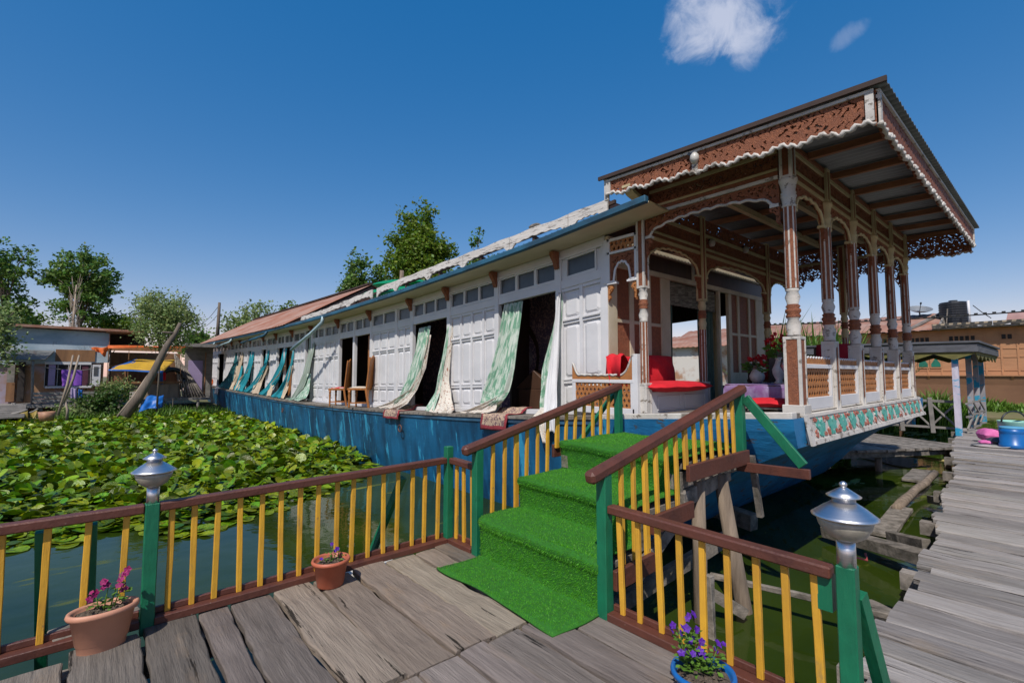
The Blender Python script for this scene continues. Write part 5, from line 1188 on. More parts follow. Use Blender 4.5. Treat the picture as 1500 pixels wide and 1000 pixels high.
# ------------------------------------------------------------------ trees
def leafmat(name, c, c2, hue=.03): return mat(name, c, c2, (.8, .8, .8), rough=.55, isl=.35, hue=hue, transl=.42)
LF_D = leafmat('poplar leaf', (.14, .25, .04), (.085, .17, .028)); LF_M = leafmat('sunlit leaf', (.17, .26, .018), (.10, .18, .014)); LF_W = leafmat('willow leaf', (.27, .35, .12), (.17, .24, .075)); LF_B = leafmat('bush leaf', (.07, .14, .02), (.04, .09, .015))
BARK = mat('bark', (.16, .13, .10), (.09, .07, .055), (6, 6, 1), rough=.95, bump=.5, bsc=(20, 20, 4)); BARKP = mat('pale bark', (.36, .29, .22), (.24, .19, .15), (6, 6, 1), rough=.95)
def tree(name, label, cat, base, blobs, nclump, nleaf, ls, lm, trunk, group=None, bm=BARK, spread=.55, seed=0):
    """blobs: (dx along view right, dz height, rx, rz) ellipsoids of the crown; trunk: (height, radius)"""
    rr = random.Random(seed or hash(label) % 9999); B = Vector(base); root = thing(name, label, cat, base, group); R2 = RT
    mb = MB(); H_, tr = trunk
    if H_: mb.tube([B + Vector((0, 0, -.3)), B + R2 * .1 * H_ * .1 + Vector((0, 0, H_ * .5)), B + Vector((0, 0, H_))], [tr, tr * .7, tr * .25], 8)
    vs_, fs_ = [], []; wts = [b[2] ** 2 * b[3] for b in blobs]
    for c in range(nclump):
        bx, bz, rx, rz = rr.choices(blobs, wts)[0]
        d = Vector((rr.gauss(0, 1), rr.gauss(0, 1), rr.gauss(0, 1))).normalized(); q = rr.random() ** .45 * rr.uniform(.8, 1.08)
        cc = B + R2 * (bx + d.x * rx * q) + Vector((-R2.y, R2.x, 0)) * (d.y * rx * q) + Vector((0, 0, bz + d.z * rz * q))
        if c % max(1, nclump // 26) == 0 and H_: mb.tube([B + Vector((0, 0, min(H_ * .95, max(H_ * .3, (cc.z - B.z) * .62)))), (B + Vector((0, 0, (cc.z - B.z) * .8))).lerp(cc, .5), cc], [tr * .3, tr * .18, .02], 5)
        sp = spread * rr.uniform(.6, 1.3)
        for k in range(nleaf):
            p = cc + Vector((rr.gauss(0, sp * .5), rr.gauss(0, sp * .5), rr.gauss(0, sp * .42)))
            u = Vector((rr.gauss(0, 1), rr.gauss(0, 1), rr.gauss(0, .7))).normalized(); w = u.cross(Vector((rr.gauss(0, 1), rr.gauss(0, 1), rr.gauss(0, 1)))).normalized(); s = ls * rr.uniform(.6, 1.3); n = len(vs_)
            vs_ += [p - u * s * .6, p + w * s * .38, p + u * s * .6, p - w * s * .38]; fs_.append((n, n + 1, n + 2, n + 3))
    if mb.v: mb.build('trunk', bm, root)
    MB().add(vs_, fs_).build('crown', lm, root)
    return root
def blobs_px(px, ybase, D, lst):      # crown outline read in photo pixels, turned into metres at distance D
    k = D / F; return [((x - px) * k, (ybase - y) * k, rx * k, ry * k) for x, y, rx, ry in lst]
def gp(px, D, z=-.2): p = at(px, HZ, d=D); return (p.x, p.y, z)
HB = lambda D, z=-.2: HZ + (EYE - z) * F / D     # pixel row of the ground at distance D
def ptree(name, label, px, D, lst, nc, nl, ls, lm, trunk, **kw): return tree(name, label, 'tree', gp(px, D), blobs_px(px, HB(D), D, lst), nc, nl, ls, lm, trunk, **kw)
FT = 'trees behind the shacks and boats'
ptree('poplar_tree', 'tall loose poplar cut off by the left edge of the view', 2, 52, [(0, 385, 35, 38), (20, 400, 24, 30), (-30, 400, 40, 50), (12, 450, 30, 40), (-15, 480, 45, 40)], 150, 46, .30, LF_D, (13, .3), group=FT, spread=.65)
ptree('poplar_tree', 'broad dark green poplar standing alone behind the blue tin house', 112, 55, [(112, 400, 44, 36), (80, 405, 26, 24), (140, 415, 26, 36), (112, 440, 38, 40), (152, 438, 18, 22), (66, 410, 14, 14), (112, 375, 22, 16)], 190, 52, .30, LF_D, (13.5, .28), group=FT, spread=.62)
ptree('dead_tree', 'pale dead bare tree in front of the broad poplar', 101, 51, [], 0, 0, .1, LF_D, (0, 0)) if False else None
t = thing('dead_tree', 'pale dead bare tree standing in front of the broad poplar', 'tree', gp(100, 49)); b = Vector(gp(100, 49)); mb = MB()
mb.tube([b, b + Vector((.1, 0, 5)), b + Vector((.2, 0, 11))], [.22, .16, .05], 7)
for k in range(70):
    h = RN.uniform(4.5, 10.5); a = RN.uniform(-1, 1); p = b + Vector((.15, 0, h)); e_ = Vector((0, RN.uniform(-.5, .5), 0)); mb.tube([p, p + RT * a * .5 + e_ + Vector((0, 0, .6)), p + RT * a * .8 + e_ * 2 + Vector((0, 0, RN.uniform(1.2, 2.2)))], [.028, .018, .008], 4)
mb.build('trunk', BARKP, t)
ptree('poplar_tree', 'tall sunlit poplar rising behind the middle of the boat roof', 612, 40, [(624, 320, 13, 32), (598, 322, 13, 30), (612, 360, 34, 44), (580, 350, 18, 14), (645, 368, 20, 26), (600, 390, 40, 40), (655, 358, 10, 10), (625, 420, 45, 40)], 560, 46, .24, LF_M, (13, .2), group=FT, spread=.6)
ptree('poplar_tree', 'small slender poplar left of the tall one behind the boat roof', 521, 42, [(521, 385, 14, 18), (518, 415, 20, 24), (505, 425, 12, 16), (535, 430, 18, 20)], 130, 26, .26, LF_D, (9, .15), group=FT, spread=.55)
ptree('poplar_tree', 'very small poplar just left of the tall sunlit one', 553, 44, [(553, 402, 10, 13), (555, 425, 18, 20)], 70, 24, .26, LF_D, (8, .12), group=FT, spread=.5)
ptree('poplar_tree', 'thin poplar tip showing above the right part of the boat roof', 699, 42, [(699, 350, 8, 16), (700, 380, 12, 26), (690, 400, 24, 24), (720, 395, 26, 20)], 120, 24, .26, LF_D, (11, .12), group=FT, spread=.5)
ptree('round_tree', 'small round bushy tree just above the rusted roof', 418, 62, [(418, 455, 13, 15), (418, 475, 18, 16)], 90, 24, .3, LF_M, (7, .14), group=FT, spread=.6)
ptree('willow_tree', 'hazy pale willow behind the far end of the boat', 362, 60, [(375, 455, 26, 16), (345, 470, 22, 18), (362, 480, 34, 20), (330, 490, 16, 14)], 150, 18, .3, LF_W, (7, .2), group=FT, spread=1.0)
ptree('willow_tree', 'light green willow crown above the leaning trunk', 232, 22.5, [(235, 455, 38, 30), (215, 450, 24, 20), (255, 462, 28, 24), (235, 490, 40, 24), (275, 470, 14, 14)], 230, 40, .10, LF_W, (4.2, .05), spread=.42)
ptree('broadleaf_tree', 'dark green tree right of the willow, beside the far end of the boat', 290, 40, [(290, 490, 16, 14), (282, 505, 22, 22), (298, 515, 14, 24)], 90, 26, .22, LF_D, (5, .15), group=FT, spread=.6)
for px, D, lst, lab in ((160, 58, [(150, 478, 30, 18), (180, 478, 34, 16)], 'yellowish bushy tree line just above the blue tin house'), (30, 58, [(35, 475, 30, 18), (5, 470, 30, 22)], 'low bushy trees above the left end of the blue tin house')):
    ptree('bushy_tree', lab, px, D, lst, 130, 22, .32, LF_M, (5, .2), group=FT, spread=.9)
tree('willow_tree', 'bright leafy willow branches hanging in at the left edge in front of the shack', 'tree', gp(-22, 19.5), blobs_px(-22, HB(19.5), 19.5, [(-8, 500, 22, 40), (-30, 480, 30, 45), (8, 470, 12, 18), (5, 525, 16, 16)]), 120, 26, .13, LF_W, (5, .14), spread=.45)
# shrubs by the shore
def shrub(label, px, D, lst, nc, lm=LF_B, ls=.12, sp=.35, z=ZW + .1): D = at(px, HZ, y=D).dot(FW) - EYEP.dot(FW); return tree('shrub', label, 'shrub', gp(px, D, z), blobs_px(px, HB(D, z), D, lst), nc, 22, ls, lm, (.8, .03), group='shrubs along the shore', spread=sp)
shrub('dark low shrub below the white door of the tin house', 145, 28.9, [(140, 590, 28, 16), (165, 582, 20, 18)], 80)
shrub('pale feathery shrub in front of the wooden shack', 172, 29.2, [(170, 568, 22, 16), (160, 575, 14, 14)], 60, LF_W, .10)
shrub('grey green wispy plant at the edge of the lily pads', 112, 28.3, [(112, 607, 26, 12), (95, 600, 10, 14)], 60, LF_W, .09)
shrub('small green shrub under the shack platform by the boat', 255, 29.4, [(250, 606, 22, 10)], 40)

# ------------------------------------------------------------------ shacks on the left shore
YS = 31.0
SH_BLUE = mat('blue grey tin wall', (.27, .36, .43), (.42, .50, .56), (.9, .9, 1.8), (.4, .6), .6, chip=((.36, .32, .38), .56, (.7, .7, 1.2), .1), chip2=((.16, .19, .22), .6, (1.8, 1.8, 1), .1)); SH_WOOD = mat('shack boards', (.30, .155, .07), (.19, .095, .045), (4, 4, .6), (.35, .65), .85)
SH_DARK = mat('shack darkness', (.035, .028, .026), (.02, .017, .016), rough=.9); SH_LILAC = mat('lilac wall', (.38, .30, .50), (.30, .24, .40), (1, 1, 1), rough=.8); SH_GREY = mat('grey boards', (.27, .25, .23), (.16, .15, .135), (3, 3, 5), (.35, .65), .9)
def sp(px, py, y=YS): return at(px, py, y=y)
def wallbox(mb, px0, px1, py0, py1, dy=.06, y=YS, m=0):
    a, b = sp(px0, py1, y), sp(px1, py0, y); c = sp(px1, py1, y); z0 = min(a.z, c.z); mb.box(a.x, b.x, y - dy, y, z0, b.z, m); return mb
ho = thing('tin_house', 'low shack house with blue tin upper wall, dark door and white framed window', 'house', (sp(100, 590).x, YS + 2, ZW))
a, b = sp(-60, 597), sp(155, 482)
MB().box(a.x, b.x, YS + .05, YS + 4.5, ZW + .3, b.z - .1).build('wall', mat('mixed shack wall', (.34, .29, .36), (.30, .17, .09), (.5, 2, .5), (.42, .52), .85), ho)
MB().prism([(sp(-60, 535).x, sp(-60, 535).z), (sp(160, 531).x, sp(160, 531).z), (sp(160, 488).x, sp(160, 488).z), (sp(-60, 474).x, sp(-60, 474).z)], lambda u, v, w: (u, YS - .02 - w, v), .06).build('tin_wall', SH_BLUE, ho)
MB().prism([(sp(-70, 474).x, sp(-70, 474).z), (sp(210, 488).x, sp(210, 488).z), (sp(210, 485).x, sp(210, 485).z), (sp(-70, 470).x, sp(-70, 470).z)], lambda u, v, w: (u, YS - .4 + w, v), 5.5).build('roof', RUST, ho)
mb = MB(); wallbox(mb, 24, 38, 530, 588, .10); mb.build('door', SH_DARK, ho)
mb = MB(); wallbox(mb, 8, 23, 530, 588, .08); wallbox(mb, 8, 22.5, 560, 588, .12, m=1); mb.build('door_panel', [SH_GREY, SH_WOOD], ho)
mb = MB()
P0, P1 = sp(8, 525, YS - .1), sp(80, 514, YS - .1); mb.add([(P0.x, YS - .1, P1.z), (P1.x, YS - .1, P1.z), (P1.x - .2, YS - 1.6, sp(70, 527, YS - 1.6).z), (P0.x, YS - 1.6, sp(8, 527, YS - 1.6).z)], [(0, 1, 2, 3)]); mb.build('awning', TIN, ho, thick=.05)
MB().tube([sp(47, 592, YS - 1.5), sp(48, 527, YS - 1.5)], .05, 6).build('awning_post', SH_GREY, ho)
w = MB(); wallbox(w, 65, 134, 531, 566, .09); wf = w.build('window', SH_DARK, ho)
mb = MB()
for px in (66, 84.5, 100, 117, 133): wallbox(mb, px - 1.4, px + 1.4, 531, 567, .14)
wallbox(mb, 66, 134, 530.5, 533.5, .145); wallbox(mb, 66, 134, 564.5, 567.5, .145); mb.build('frame', WHITE, wf)
mb = MB(); wallbox(mb, 70, 82, 534, 564, .10); wallbox(mb, 118, 130, 534, 564, .10, m=1); mb.build('window_curtain', [SH_LILAC, mat('maroon cloth', (.10, .03, .05), rough=.9)], wf)
mb = MB(); wallbox(mb, 81, 140, 513, 529, .12); mb.build('plank_frieze', SH_WOOD, ho)
mb = MB(); wallbox(mb, 134, 148, 534, 565, .16); d = mb.build('shutter', WHITE, ho)
mb = MB(); wallbox(mb, 137, 144, 537, 550, .18); mb.build('shutter_pane', GLASS, d)
mb = MB()
for py in (573, 578, 583): wallbox(mb, 48, 140, py, py + 3.6, .06, YS - 2.0)
for px in (50, 82, 112, 138): wallbox(mb, px - 1, px + 1, 570, 600, .1, YS - 1.94)
tag(mb.build('plank_fence', SH_GREY, bevel=.01), 'low grey plank fence along the platform of the tin house', 'fence')
mb = MB(); a, b = sp(-60, 590, YS - 2), sp(145, 590, YS - 2); mb.box(a.x, b.x, YS - 2.1, YS + .2, b.z - .12, b.z)
for px in (-20, 20, 60, 100, 138): mb.tube([sp(px, 612, YS - 1.9), sp(px, 590, YS - 1.9)], .07, 6)
tag(mb.build('house_platform', SH_GREY), 'grey stilted platform below the tin house', 'platform')
mb = MB()
for k in range(6): wallbox(mb, -30, 40 - k * .6, 592 + k * 3.2, 594.6 + k * 3.2, .35 , YS - 2.3 - k * .25)
tag(mb.build('plank_landing', SH_GREY), 'stepped plank landing in front of the dark door at the far left', 'landing')
# wooden shack with tarpaulins
hs = thing('wooden_shack', 'open brown wooden shack with a dark loft between the tin house and the boat', 'shack', (sp(230, 585).x, YS + 1.5, ZW))
mb = MB(); wallbox(mb, 158, 264, 518, 585, .08, YS + 1.6); mb.build('back_wall', SH_WOOD, hs)
mb = MB()
for px in (157, 187, 264): wallbox(mb, px - 1.6, px + 1.6, 512, 588, .12, YS)
wallbox(mb, 157, 266, 558, 561, .1, YS - .01); wallbox(mb, 157, 266, 510, 513, .11, YS - .01); mb.build('post_frame', SH_WOOD, hs)
mb = MB(); wallbox(mb, 189, 263, 562, 584, .06, YS + .1); wallbox(mb, 160, 185, 535, 584, .06, YS + .1, 1); mb.build('lower_boards', [mat('pale boards', (.33, .25, .18), (.2, .15, .11), (5, 5, 1)), SH_WOOD], hs)
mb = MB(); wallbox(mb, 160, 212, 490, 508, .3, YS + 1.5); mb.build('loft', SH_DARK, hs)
mb = MB(); a, b = sp(155, 486, YS - .2), sp(216, 488, YS - .2); mb.box(a.x, b.x, YS - .3, YS + 4, b.z - .05, b.z + .05); wallbox(mb, 159, 161.5, 487, 510, .08, YS - .1); mb.build('loft_roof', RUST, hs)
a, b = sp(155, 586, YS - .6), sp(310, 583, YS - .6); mb = MB(); mb.box(a.x, b.x, YS - .7, YS + 2, a.z - .12, a.z)
for px in (175, 205, 240, 290): mb.tube([sp(px, 606, YS - .6), sp(px, 586, YS - .6)], .07, 6)
mb.build('platform', SH_GREY, hs)
mb = MB(); wallbox(mb, 268, 312, 510, 584, .08, YS + 1.2); wallbox(mb, 274, 297, 528, 575, .1, YS + 1.1, 1); wallbox(mb, 298, 302, 516, 580, .12, YS + .9, 2); wallbox(mb, 266, 314, 506, 509, 1.6, YS + 1.2, 0); mb.build('lean_to', [SH_GREY, SH_LILAC, SH_WOOD], hs)
mb = MB()
for k in range(9): mb.tube([sp(252 + k * 4.5 + 12, 582, YS - .2), sp(256 + k * 2.2, 518 + k * 3, YS + .8)], .05, 5)
tag(mb.build('stacked_poles', OLDW), 'bundle of grey poles leaning on the lilac lean-to wall', 'poles')
def rag(name, label, cat, corners, m, amp=.08, y=YS, n=14):
    P_ = []; c = [Vector(q) for q in corners]
    for i in range(n + 1):
        u = i / n; P_.append([(c[0].lerp(c[1], u)).lerp(c[3].lerp(c[2], u), j / n) + Vector((0, -amp * math.sin(u * 11) * (.3 + j / n), amp * .5 * math.sin(u * 7 + j * .8))) for j in range(n + 1)])
    mb = MB(); mb.grid(P_); return tag(mb.build(name, m, thick=.01), label, cat)
OR = mat('orange tarp', (.75, .17, .03), (.6, .12, .02), rough=.7, transl=.2); BT = mat('blue tarp', (.01, .13, .46), (.01, .09, .34), (2, 2, 2), rough=.45); YT = mat('yellow tarp', (.68, .42, .04), (.55, .33, .03), rough=.6, transl=.2); PU = mat('purple towel', (.26, .09, .50), (.2, .07, .42), (3, 3, 3), rough=.9)
rag('orange_cloth', 'orange cloth hanging from the corner of the tin house roof', 'cloth', [sp(132, 510, YS - .4), sp(160, 507, YS - .4), sp(154, 522, YS - .5), sp(140, 513, YS - .5)], OR)
rag('orange_tarp_edge', 'long orange tarpaulin edge along the top of the wooden shack', 'tarpaulin', [sp(158, 506, YS - .4), sp(272, 507, YS - .4), sp(272, 509, YS - .5), sp(158, 509.5, YS - .5)], OR, .04)
t = thing('tarp_awning', 'yellow and blue tarpaulin awning stretched out from the wooden shack', 'awning', sp(200, 540, YS - 1))
rg = rag('yellow_sheet', None, None, [sp(200, 526, YS + .2), sp(258, 526, YS + .2), sp(240, 543, YS - 1.8), sp(160, 541, YS - 1.6)], YT, .05); rg2 = rag('blue_edge', None, None, [sp(160, 541, YS - 1.62), sp(240, 543, YS - 1.82), sp(238, 546, YS - 1.9), sp(158, 542, YS - 1.65)], BT, .03); rg3 = rag('blue_band', None, None, [sp(163, 539, YS - 1.4), sp(200, 525, YS + .2), sp(208, 527, YS + .15), sp(172, 541, YS - 1.45)], BT, .03)
for q in (rg, rg2, rg3): q.parent = t; q.location = q.location - t.location
rag('blue_tarp', 'crumpled blue tarpaulin lying on the bank right of the leaning trunk', 'tarpaulin', [sp(216, 580, 28.6), sp(240, 579, 28.4), sp(238, 596, 28), sp(203, 602, 27.8)], BT, .07)
rag('purple_towel', 'purple towel hanging on the washing line before the window', 'towel', [sp(90, 541, YS - 1.7), sp(121, 542, YS - 1.7), sp(120, 565, YS - 1.7), sp(91, 566, YS - 1.7)], PU, .015)
tag(MB().tube([sp(35, 534, YS - 1.7), sp(90, 541, YS - 1.7), sp(121, 542, YS - 1.7), sp(150, 538, YS - 1.7)], .012, 4).build('washing_line', SH_GREY), 'washing line strung in front of the tin house', 'rope')
t = thing('leaning_tree', 'bare dark tree trunk leaning over the lily pads in front of the shack', 'tree', sp(188, 608, 26))
MB().tube([sp(183, 610, 26), sp(205, 580, 26), sp(225, 545, 26), sp(245, 505, 26), sp(257, 488, 26), sp(264, 473, 26)], [.20, .17, .15, .12, .09, .07], 9).build('trunk', BARK, t)
MB().tube([sp(256, 488, 26), sp(245, 487, 26), sp(237, 486, 26)], [.06, .05, .03], 6).build('branch', BARK, t)
for p0, p1, lab in (((85, 608), (107, 520), 'left one of two thin bare poles standing in front of the tin house'), ((93, 590), (116, 520), 'right one of two thin bare poles standing in front of the tin house'), ((172, 610), (216, 550), 'thin pale pole leaning left of the dark trunk'), ((98, 615), (95, 585), 'short pale stick at the lily pad edge')):
    tag(MB().tube([sp(*p0, 26.5), Vector(sp(*p0, 26.5)).lerp(Vector(sp(*p1, 26.5)), .5) + Vector((.05, 0, 0)), sp(*p1, 26.5)], [.05, .045, .03], 6).build('pole', BARKP), lab, 'pole')
tag(MB().tube([sp(318, 500, 40), sp(321.5, 443, 40)], [.13, .09], 7).build('utility_pole', BARK), 'dark wooden utility pole behind the far end of the boat', 'pole')
mb = MB(); a, b = Vector(sp(321, 447, 40)), Vector(sp(285, 478, 48))
mb.tube([a.lerp(b, k / 8) - Vector((0, 0, .35 * math.sin(k / 8 * math.pi))) for k in range(9)], .018, 4); a2 = a - Vector((0, 0, .6)); mb.tube([a2.lerp(b, k / 8) - Vector((0, 0, .45 * math.sin(k / 8 * math.pi))) for k in range(9)], .018, 4)
tag(mb.build('power_line', CABLE), 'thin wires sagging left from the utility pole', 'wire')
# clutter on the shack platform
t = thing('tyre', 'black tyre leaning on the rail inside the wooden shack', 'tyre', sp(252, 560, YS + .3)); c = Vector(sp(252, 556, YS + .3))
MB().tube([c + Vector((.55 * math.cos(k * .2618), .05 * math.sin(k * .5), .55 * math.sin(k * .2618))) for k in range(25)], .13, 8).build('rubber', BLACK, t)
for (px, py, w_, h_, m_, lab) in ((236, 541, 7, 22, BT, 'narrow blue cloth hanging beside the tyre in the wooden shack'), (241, 545, 4, 12, RED, 'small red cloth hanging beside the blue one in the wooden shack'), (108, 568, 9, 16, SH_LILAC, 'pale lilac cloth hanging over the plank fence of the tin house'), (118, 570, 6, 12, BT, 'small blue cloth hanging over the plank fence of the tin house')):
    y_ = YS + .05 if px > 200 else YS - 2.15; rag('hanging_cloth', lab, 'cloth', [sp(px - w_ / 2, py, y_), sp(px + w_ / 2, py + .5, y_), sp(px + w_ / 2, py + h_, y_), sp(px - w_ / 2, py + h_ - 1, y_)], m_, .03)
for (px, r_, h_, m_, lab) in ((172, .22, .55, BLUEP, 'blue plastic drum standing on the platform of the wooden shack'), (196, .18, .4, SH_GREY, 'small grey bucket on the platform of the wooden shack')):
    c = sp(px, 585.5, YS - .4); tag(MB().lathe([(0, 0), (r_, 0), (r_ * 1.05, h_ * .3), (r_, h_ * .33), (r_ * 1.05, h_ * .66), (r_, h_ * .7), (r_, h_), (r_ * .9, h_), (r_ * .85, .05), (0, .05)], c, 16).build('drum', m_), lab, 'drum')
MB_ = MB()
for k in range(7): MB_.bar(sp(170 + k * 5, 606 + RN.uniform(-3, 2), 28.5 + RN.uniform(-.5, .5)), sp(186 + k * 6 + RN.uniform(-9, 9), 600 + RN.uniform(-6, 3), 28.8), .07, .04)
tag(MB_.build('driftwood', OLDW), 'heap of grey driftwood on the bank below the wooden shack', 'driftwood')
# rowing boat, basket, orange object on the stern
t = thing('rowing_boat', 'long low wooden boat with a yellow side lying at the left edge of the pads', 'boat', at(10, 622, z=ZW))
P_ = []; p, q = at(-90, 622, z=ZW), at(46, 624, z=ZW); dv = (q - p); sd = Vector((-dv.y, dv.x, 0)).normalized()
for i in range(15):
    f = i / 14; wd_ = .55 * math.sin(math.pi * (.12 + .83 * f)) ** .6; lift = .25 * (2 * f - 1) ** 4; c = p + dv * f
    P_.append([c - sd * wd_ + Vector((0, 0, .42 + lift)), c - sd * wd_ * .8 + Vector((0, 0, .05 + lift)), c + Vector((0, 0, -.05 + lift)), c + sd * wd_ * .8 + Vector((0, 0, .05 + lift)), c + sd * wd_ + Vector((0, 0, .42 + lift))])
mb = MB(); mb.grid(P_); mb.build('hull', mat('yellow boat paint', (.30, .22, .03), (.18, .12, .03), (2, 2, 2)), t, thick=.04)
mb = MB(); mb.tube([r[0] for r in P_], .045, 5); mb.tube([r[4] for r in P_], .045, 5); mb.build('gunwale', SH_GREY, t)
tag(MB().lathe([(0, 0), (.2, 0), (.26, .34), (.23, .34), (.18, .06), (0, .05)], sp(68, 616, 25.5), 14).build('straw_basket', mat('straw', (.42, .22, .12), (.26, .13, .08), (9, 9, 9))), 'reddish straw basket at the shore right of the yellow boat', 'basket')
t = thing('orange_float', 'bright orange ring float lying on the far end of the boat deck', 'float', (5.0, 35.3, sh(35.3)))
mb = MB(); c = Vector((4.95, 34.6, sh(34.6) + .22)); mb.tube([c + Vector((.30 * math.cos(k * .5236), .1 * math.sin(k * .5236), .22 * math.sin(k * .5236))) for k in range(13)], .11, 8); mb.build('ring', OR, t)
# tarp and stub on the boat roof
t = thing('green_tarp', 'bright green tarpaulin bundle on the boat roof behind the scalloped boards', 'tarpaulin', (6.0, 11.3, sh(11.3) + 2.7))
GT = mat('green tarp', (.005, .26, .09), (.004, .19, .07), (2, 2, 2), rough=.4)
for nm, c, s in (('bundle', (6.0, 11.5, sh(11.5) + 3.22), (.7, 2.1, .22)), ('loose_sheet', (5.7, 10.9, sh(11) + 2.86), (.6, 3.2, .30))):
    o = pillow(nm, None, None, c, s, GT, (0.08, 0, .1)); o.parent = t; o.location = o.location - t.location
tag(MB().tube([(6.6, 12.7, sh(12.7) + 2.7), (6.62, 12.7, sh(12.7) + 3.9)], .06, 8).build('roof_post', LOG), 'short brown post standing on the boat roof left of the green tarpaulin', 'post')
tag(pillow('debris_lump', None, None, (5.33, 5.62, sh(5.6) + 3.06), (.12, .22, .08), MATS['old grey timber']), 'small dark lump lying on the scalloped roof board', 'debris')

# ------------------------------------------------------------------ right side: neighbouring houseboat, pavilion, things on the walkway
NX = 36.0
NB_W = mat('ochre boards', (.45, .225, .11), (.37, .18, .088), (.8, 1.2, 5), (.3, .7), .7); NB_H = mat('ochre hull', (.27, .14, .075), (.20, .10, .055), (1, .5, 1), rough=.8); NB_G = mat('green blind', (.01, .17, .11), (.01, .12, .08), rough=.6)
nb = thing('neighbour_houseboat', 'long ochre wooden houseboat with green blinds and rusted roof across the water at right', 'houseboat', (NX + 2.5, 6, ZW))
Y0, Y1 = -9.0, 21.0
MB().box(NX, NX + 5, Y0, Y1, 1.53, 4.05).build('wall', NB_W, nb)
mb = MB(); P_ = [[(NX - .35, y, 1.50), (NX - .2, y, 1.0), (NX + .1, y, ZW - .3), (NX + 4.9, y, ZW - .3), (NX + 5.3, y, 1.50)] for y in (Y0 - 1, Y0, Y1, Y1 + 1)]; mb.grid(P_, smooth=False); mb.build('hull', NB_H, nb)
MB().box(NX - .4, NX + 5.4, Y0, Y1, 1.47, 1.529).build('side_deck', NB_W, nb)
for k in range(18): y = Y0 + 1 + k * 1.65; MB().prism([(0, 1.47), (-.3, 1.47), (0, 1.05)], lambda u, v, w: (NX - .12 + u, y + w, v), .1).build('bracket', NB_W, nb)
mb = MB(); y = Y0 + .5
while y < Y1 - 1:
    mb.box(NX - .03, NX, y, y + .05, 1.55, 3.95)
    for z in (1.75, 2.45, 2.9, 3.3): mb.box(NX - .03 + .004, NX, y + .05, y + .55, z, z + .05)
    y += .6
mb.build('panel_mouldings', NB_W, nb)
mb = MB(); y = Y0 + .6
for (ya_, yb_) in [(9.2, 10.4), (6.7, 7.9), (5.2, 6.4), (3.3, 4.55), (1.9, 2.55), (.4, 1.3), (-1.2, -.2), (11.5, 12.7), (13.5, 14.7)]:
    n = int((yb_ - ya_) / .22)
    for k in range(n): mb.box(NX - .036, NX, ya_ + k * .22, ya_ + k * .22 + .15, 3.42, 3.66)
mb.build('vent_slots', SH_DARK, nb)
for (ya_, yb_) in ((.35, .95), (-.45, .15), (4.75, 5.15), (5.3, 5.7), (6.0, 6.45), (6.6, 7.05), (7.4, 7.9)):
    zt = 2.95 if ya_ < 2 else 2.5
    f = MB().box(NX - .05, NX, ya_ - .05, yb_ + .05, 1.9, zt + .45 if ya_ < 2 else zt + .05).build('window', NB_W, nb)
    mb = MB(); n = 10; yc, hw = (ya_ + yb_) / 2, (yb_ - ya_) / 2
    mb.prism([(ya_, 1.98), (yb_, 1.98), (yb_, zt - .35), (yc, zt), (ya_, zt - .35)], lambda u, v, w: (NX - .055 - w, u, v), .012)
    if ya_ < 2: mb.prism([(yc + hw * .9 * math.cos(k * .6283), zt + .2 + .2 * math.sin(k * .6283)) for k in range(10)], lambda u, v, w: (NX - .055 - w, u, v), .012)
    mb.build('blind', NB_G, f)
# roofs of the neighbour: rusted pitched part, then flat part with ragged edge boards
mb = MB(); mb.grid([[(NX - .5, y, 4.05 + .0 + .02 * math.sin(i * 1.57)), (NX + 2.5, y, 5.25 + .02 * math.sin(i * 1.57)), (NX + 5.4, y, 4.05)] for i, y in [(k, 4.7 + k * .12) for k in range(140)]]); rf = mb.build('rusted_roof', RUST, nb)
mb = MB(); mb.grid([[(NX + 1.2, y, 4.35 + .02 * math.sin(i * 1.57)), (NX + 3.2, y, 5.05 + .02 * math.sin(i * 1.57)), (NX + 5.4, y, 4.35)] for i, y in [(k, -9 + k * .12) for k in range(94)]]); mb.build('rear_roof', mat('pinkish roof', (.42, .24, .20), (.32, .17, .14), (.8, .8, .8), rough=.8), nb)
MB().box(NX - .6, NX + 5.3, Y0 - .2, 4.95, 4.06, 4.14).build('flat_roof', SH_GREY, nb)
mb = MB(); y = 4.95
while y > Y0:
    l = RN.uniform(.9, 1.5); mb.prism([(y, 4.36), (y, 4.15), (y - l * .2, 4.11), (y - l * .5, 4.19), (y - l * .8, 4.11), (y - l, 4.15), (y - l, 4.36)], lambda u, v, w: (NX - .62 - w, u, v + RN.uniform(-.004, .004)), .05); y -= l + .02
mb.build('edge_board', mat('bleached boards', (.42, .34, .25), (.25, .20, .14), (1.5, 1.5, 6), rough=.9), nb)
MB().prism([(4.5, 4.1), (6.4, 4.1), (5.5, 5.3)], lambda u, v, w: (NX - .45 + w * .0, u, v), .01).build('roof_gable', mat('blue tarp gable', (.06, .14, .25)), nb) if False else None
mb = MB(); mb.bar((NX - .5, 6.0, 4.15), (NX + 2.3, 4.75, 5.32), .12, .12); mb.bar((NX - .45, 4.7, 4.1), (NX + 2.5, 4.66, 5.28), .10, .22); mb.build('barge_board', SH_GREY, nb)
tk = thing('water_tank', 'ribbed black plastic water tank on a frame on the ochre houseboat roof', 'water tank', (NX + 1.5, 3.4, 4.14))
pr = [(0, 0), (.62, 0)]
for k in range(9): pr += [(.66, .05 + k * .135), (.66, .12 + k * .135), (.63, .13 + k * .135), (.63, .175 + k * .135)]
pr += [(.60, 1.30), (.2, 1.36), (.2, 1.42), (0, 1.42)]
c0 = at(1398, 475, x=NX + 1.5); MB().lathe(pr, (c0.x, c0.y, 4.42), 24, smooth=False).build('tank', BLACK, tk)
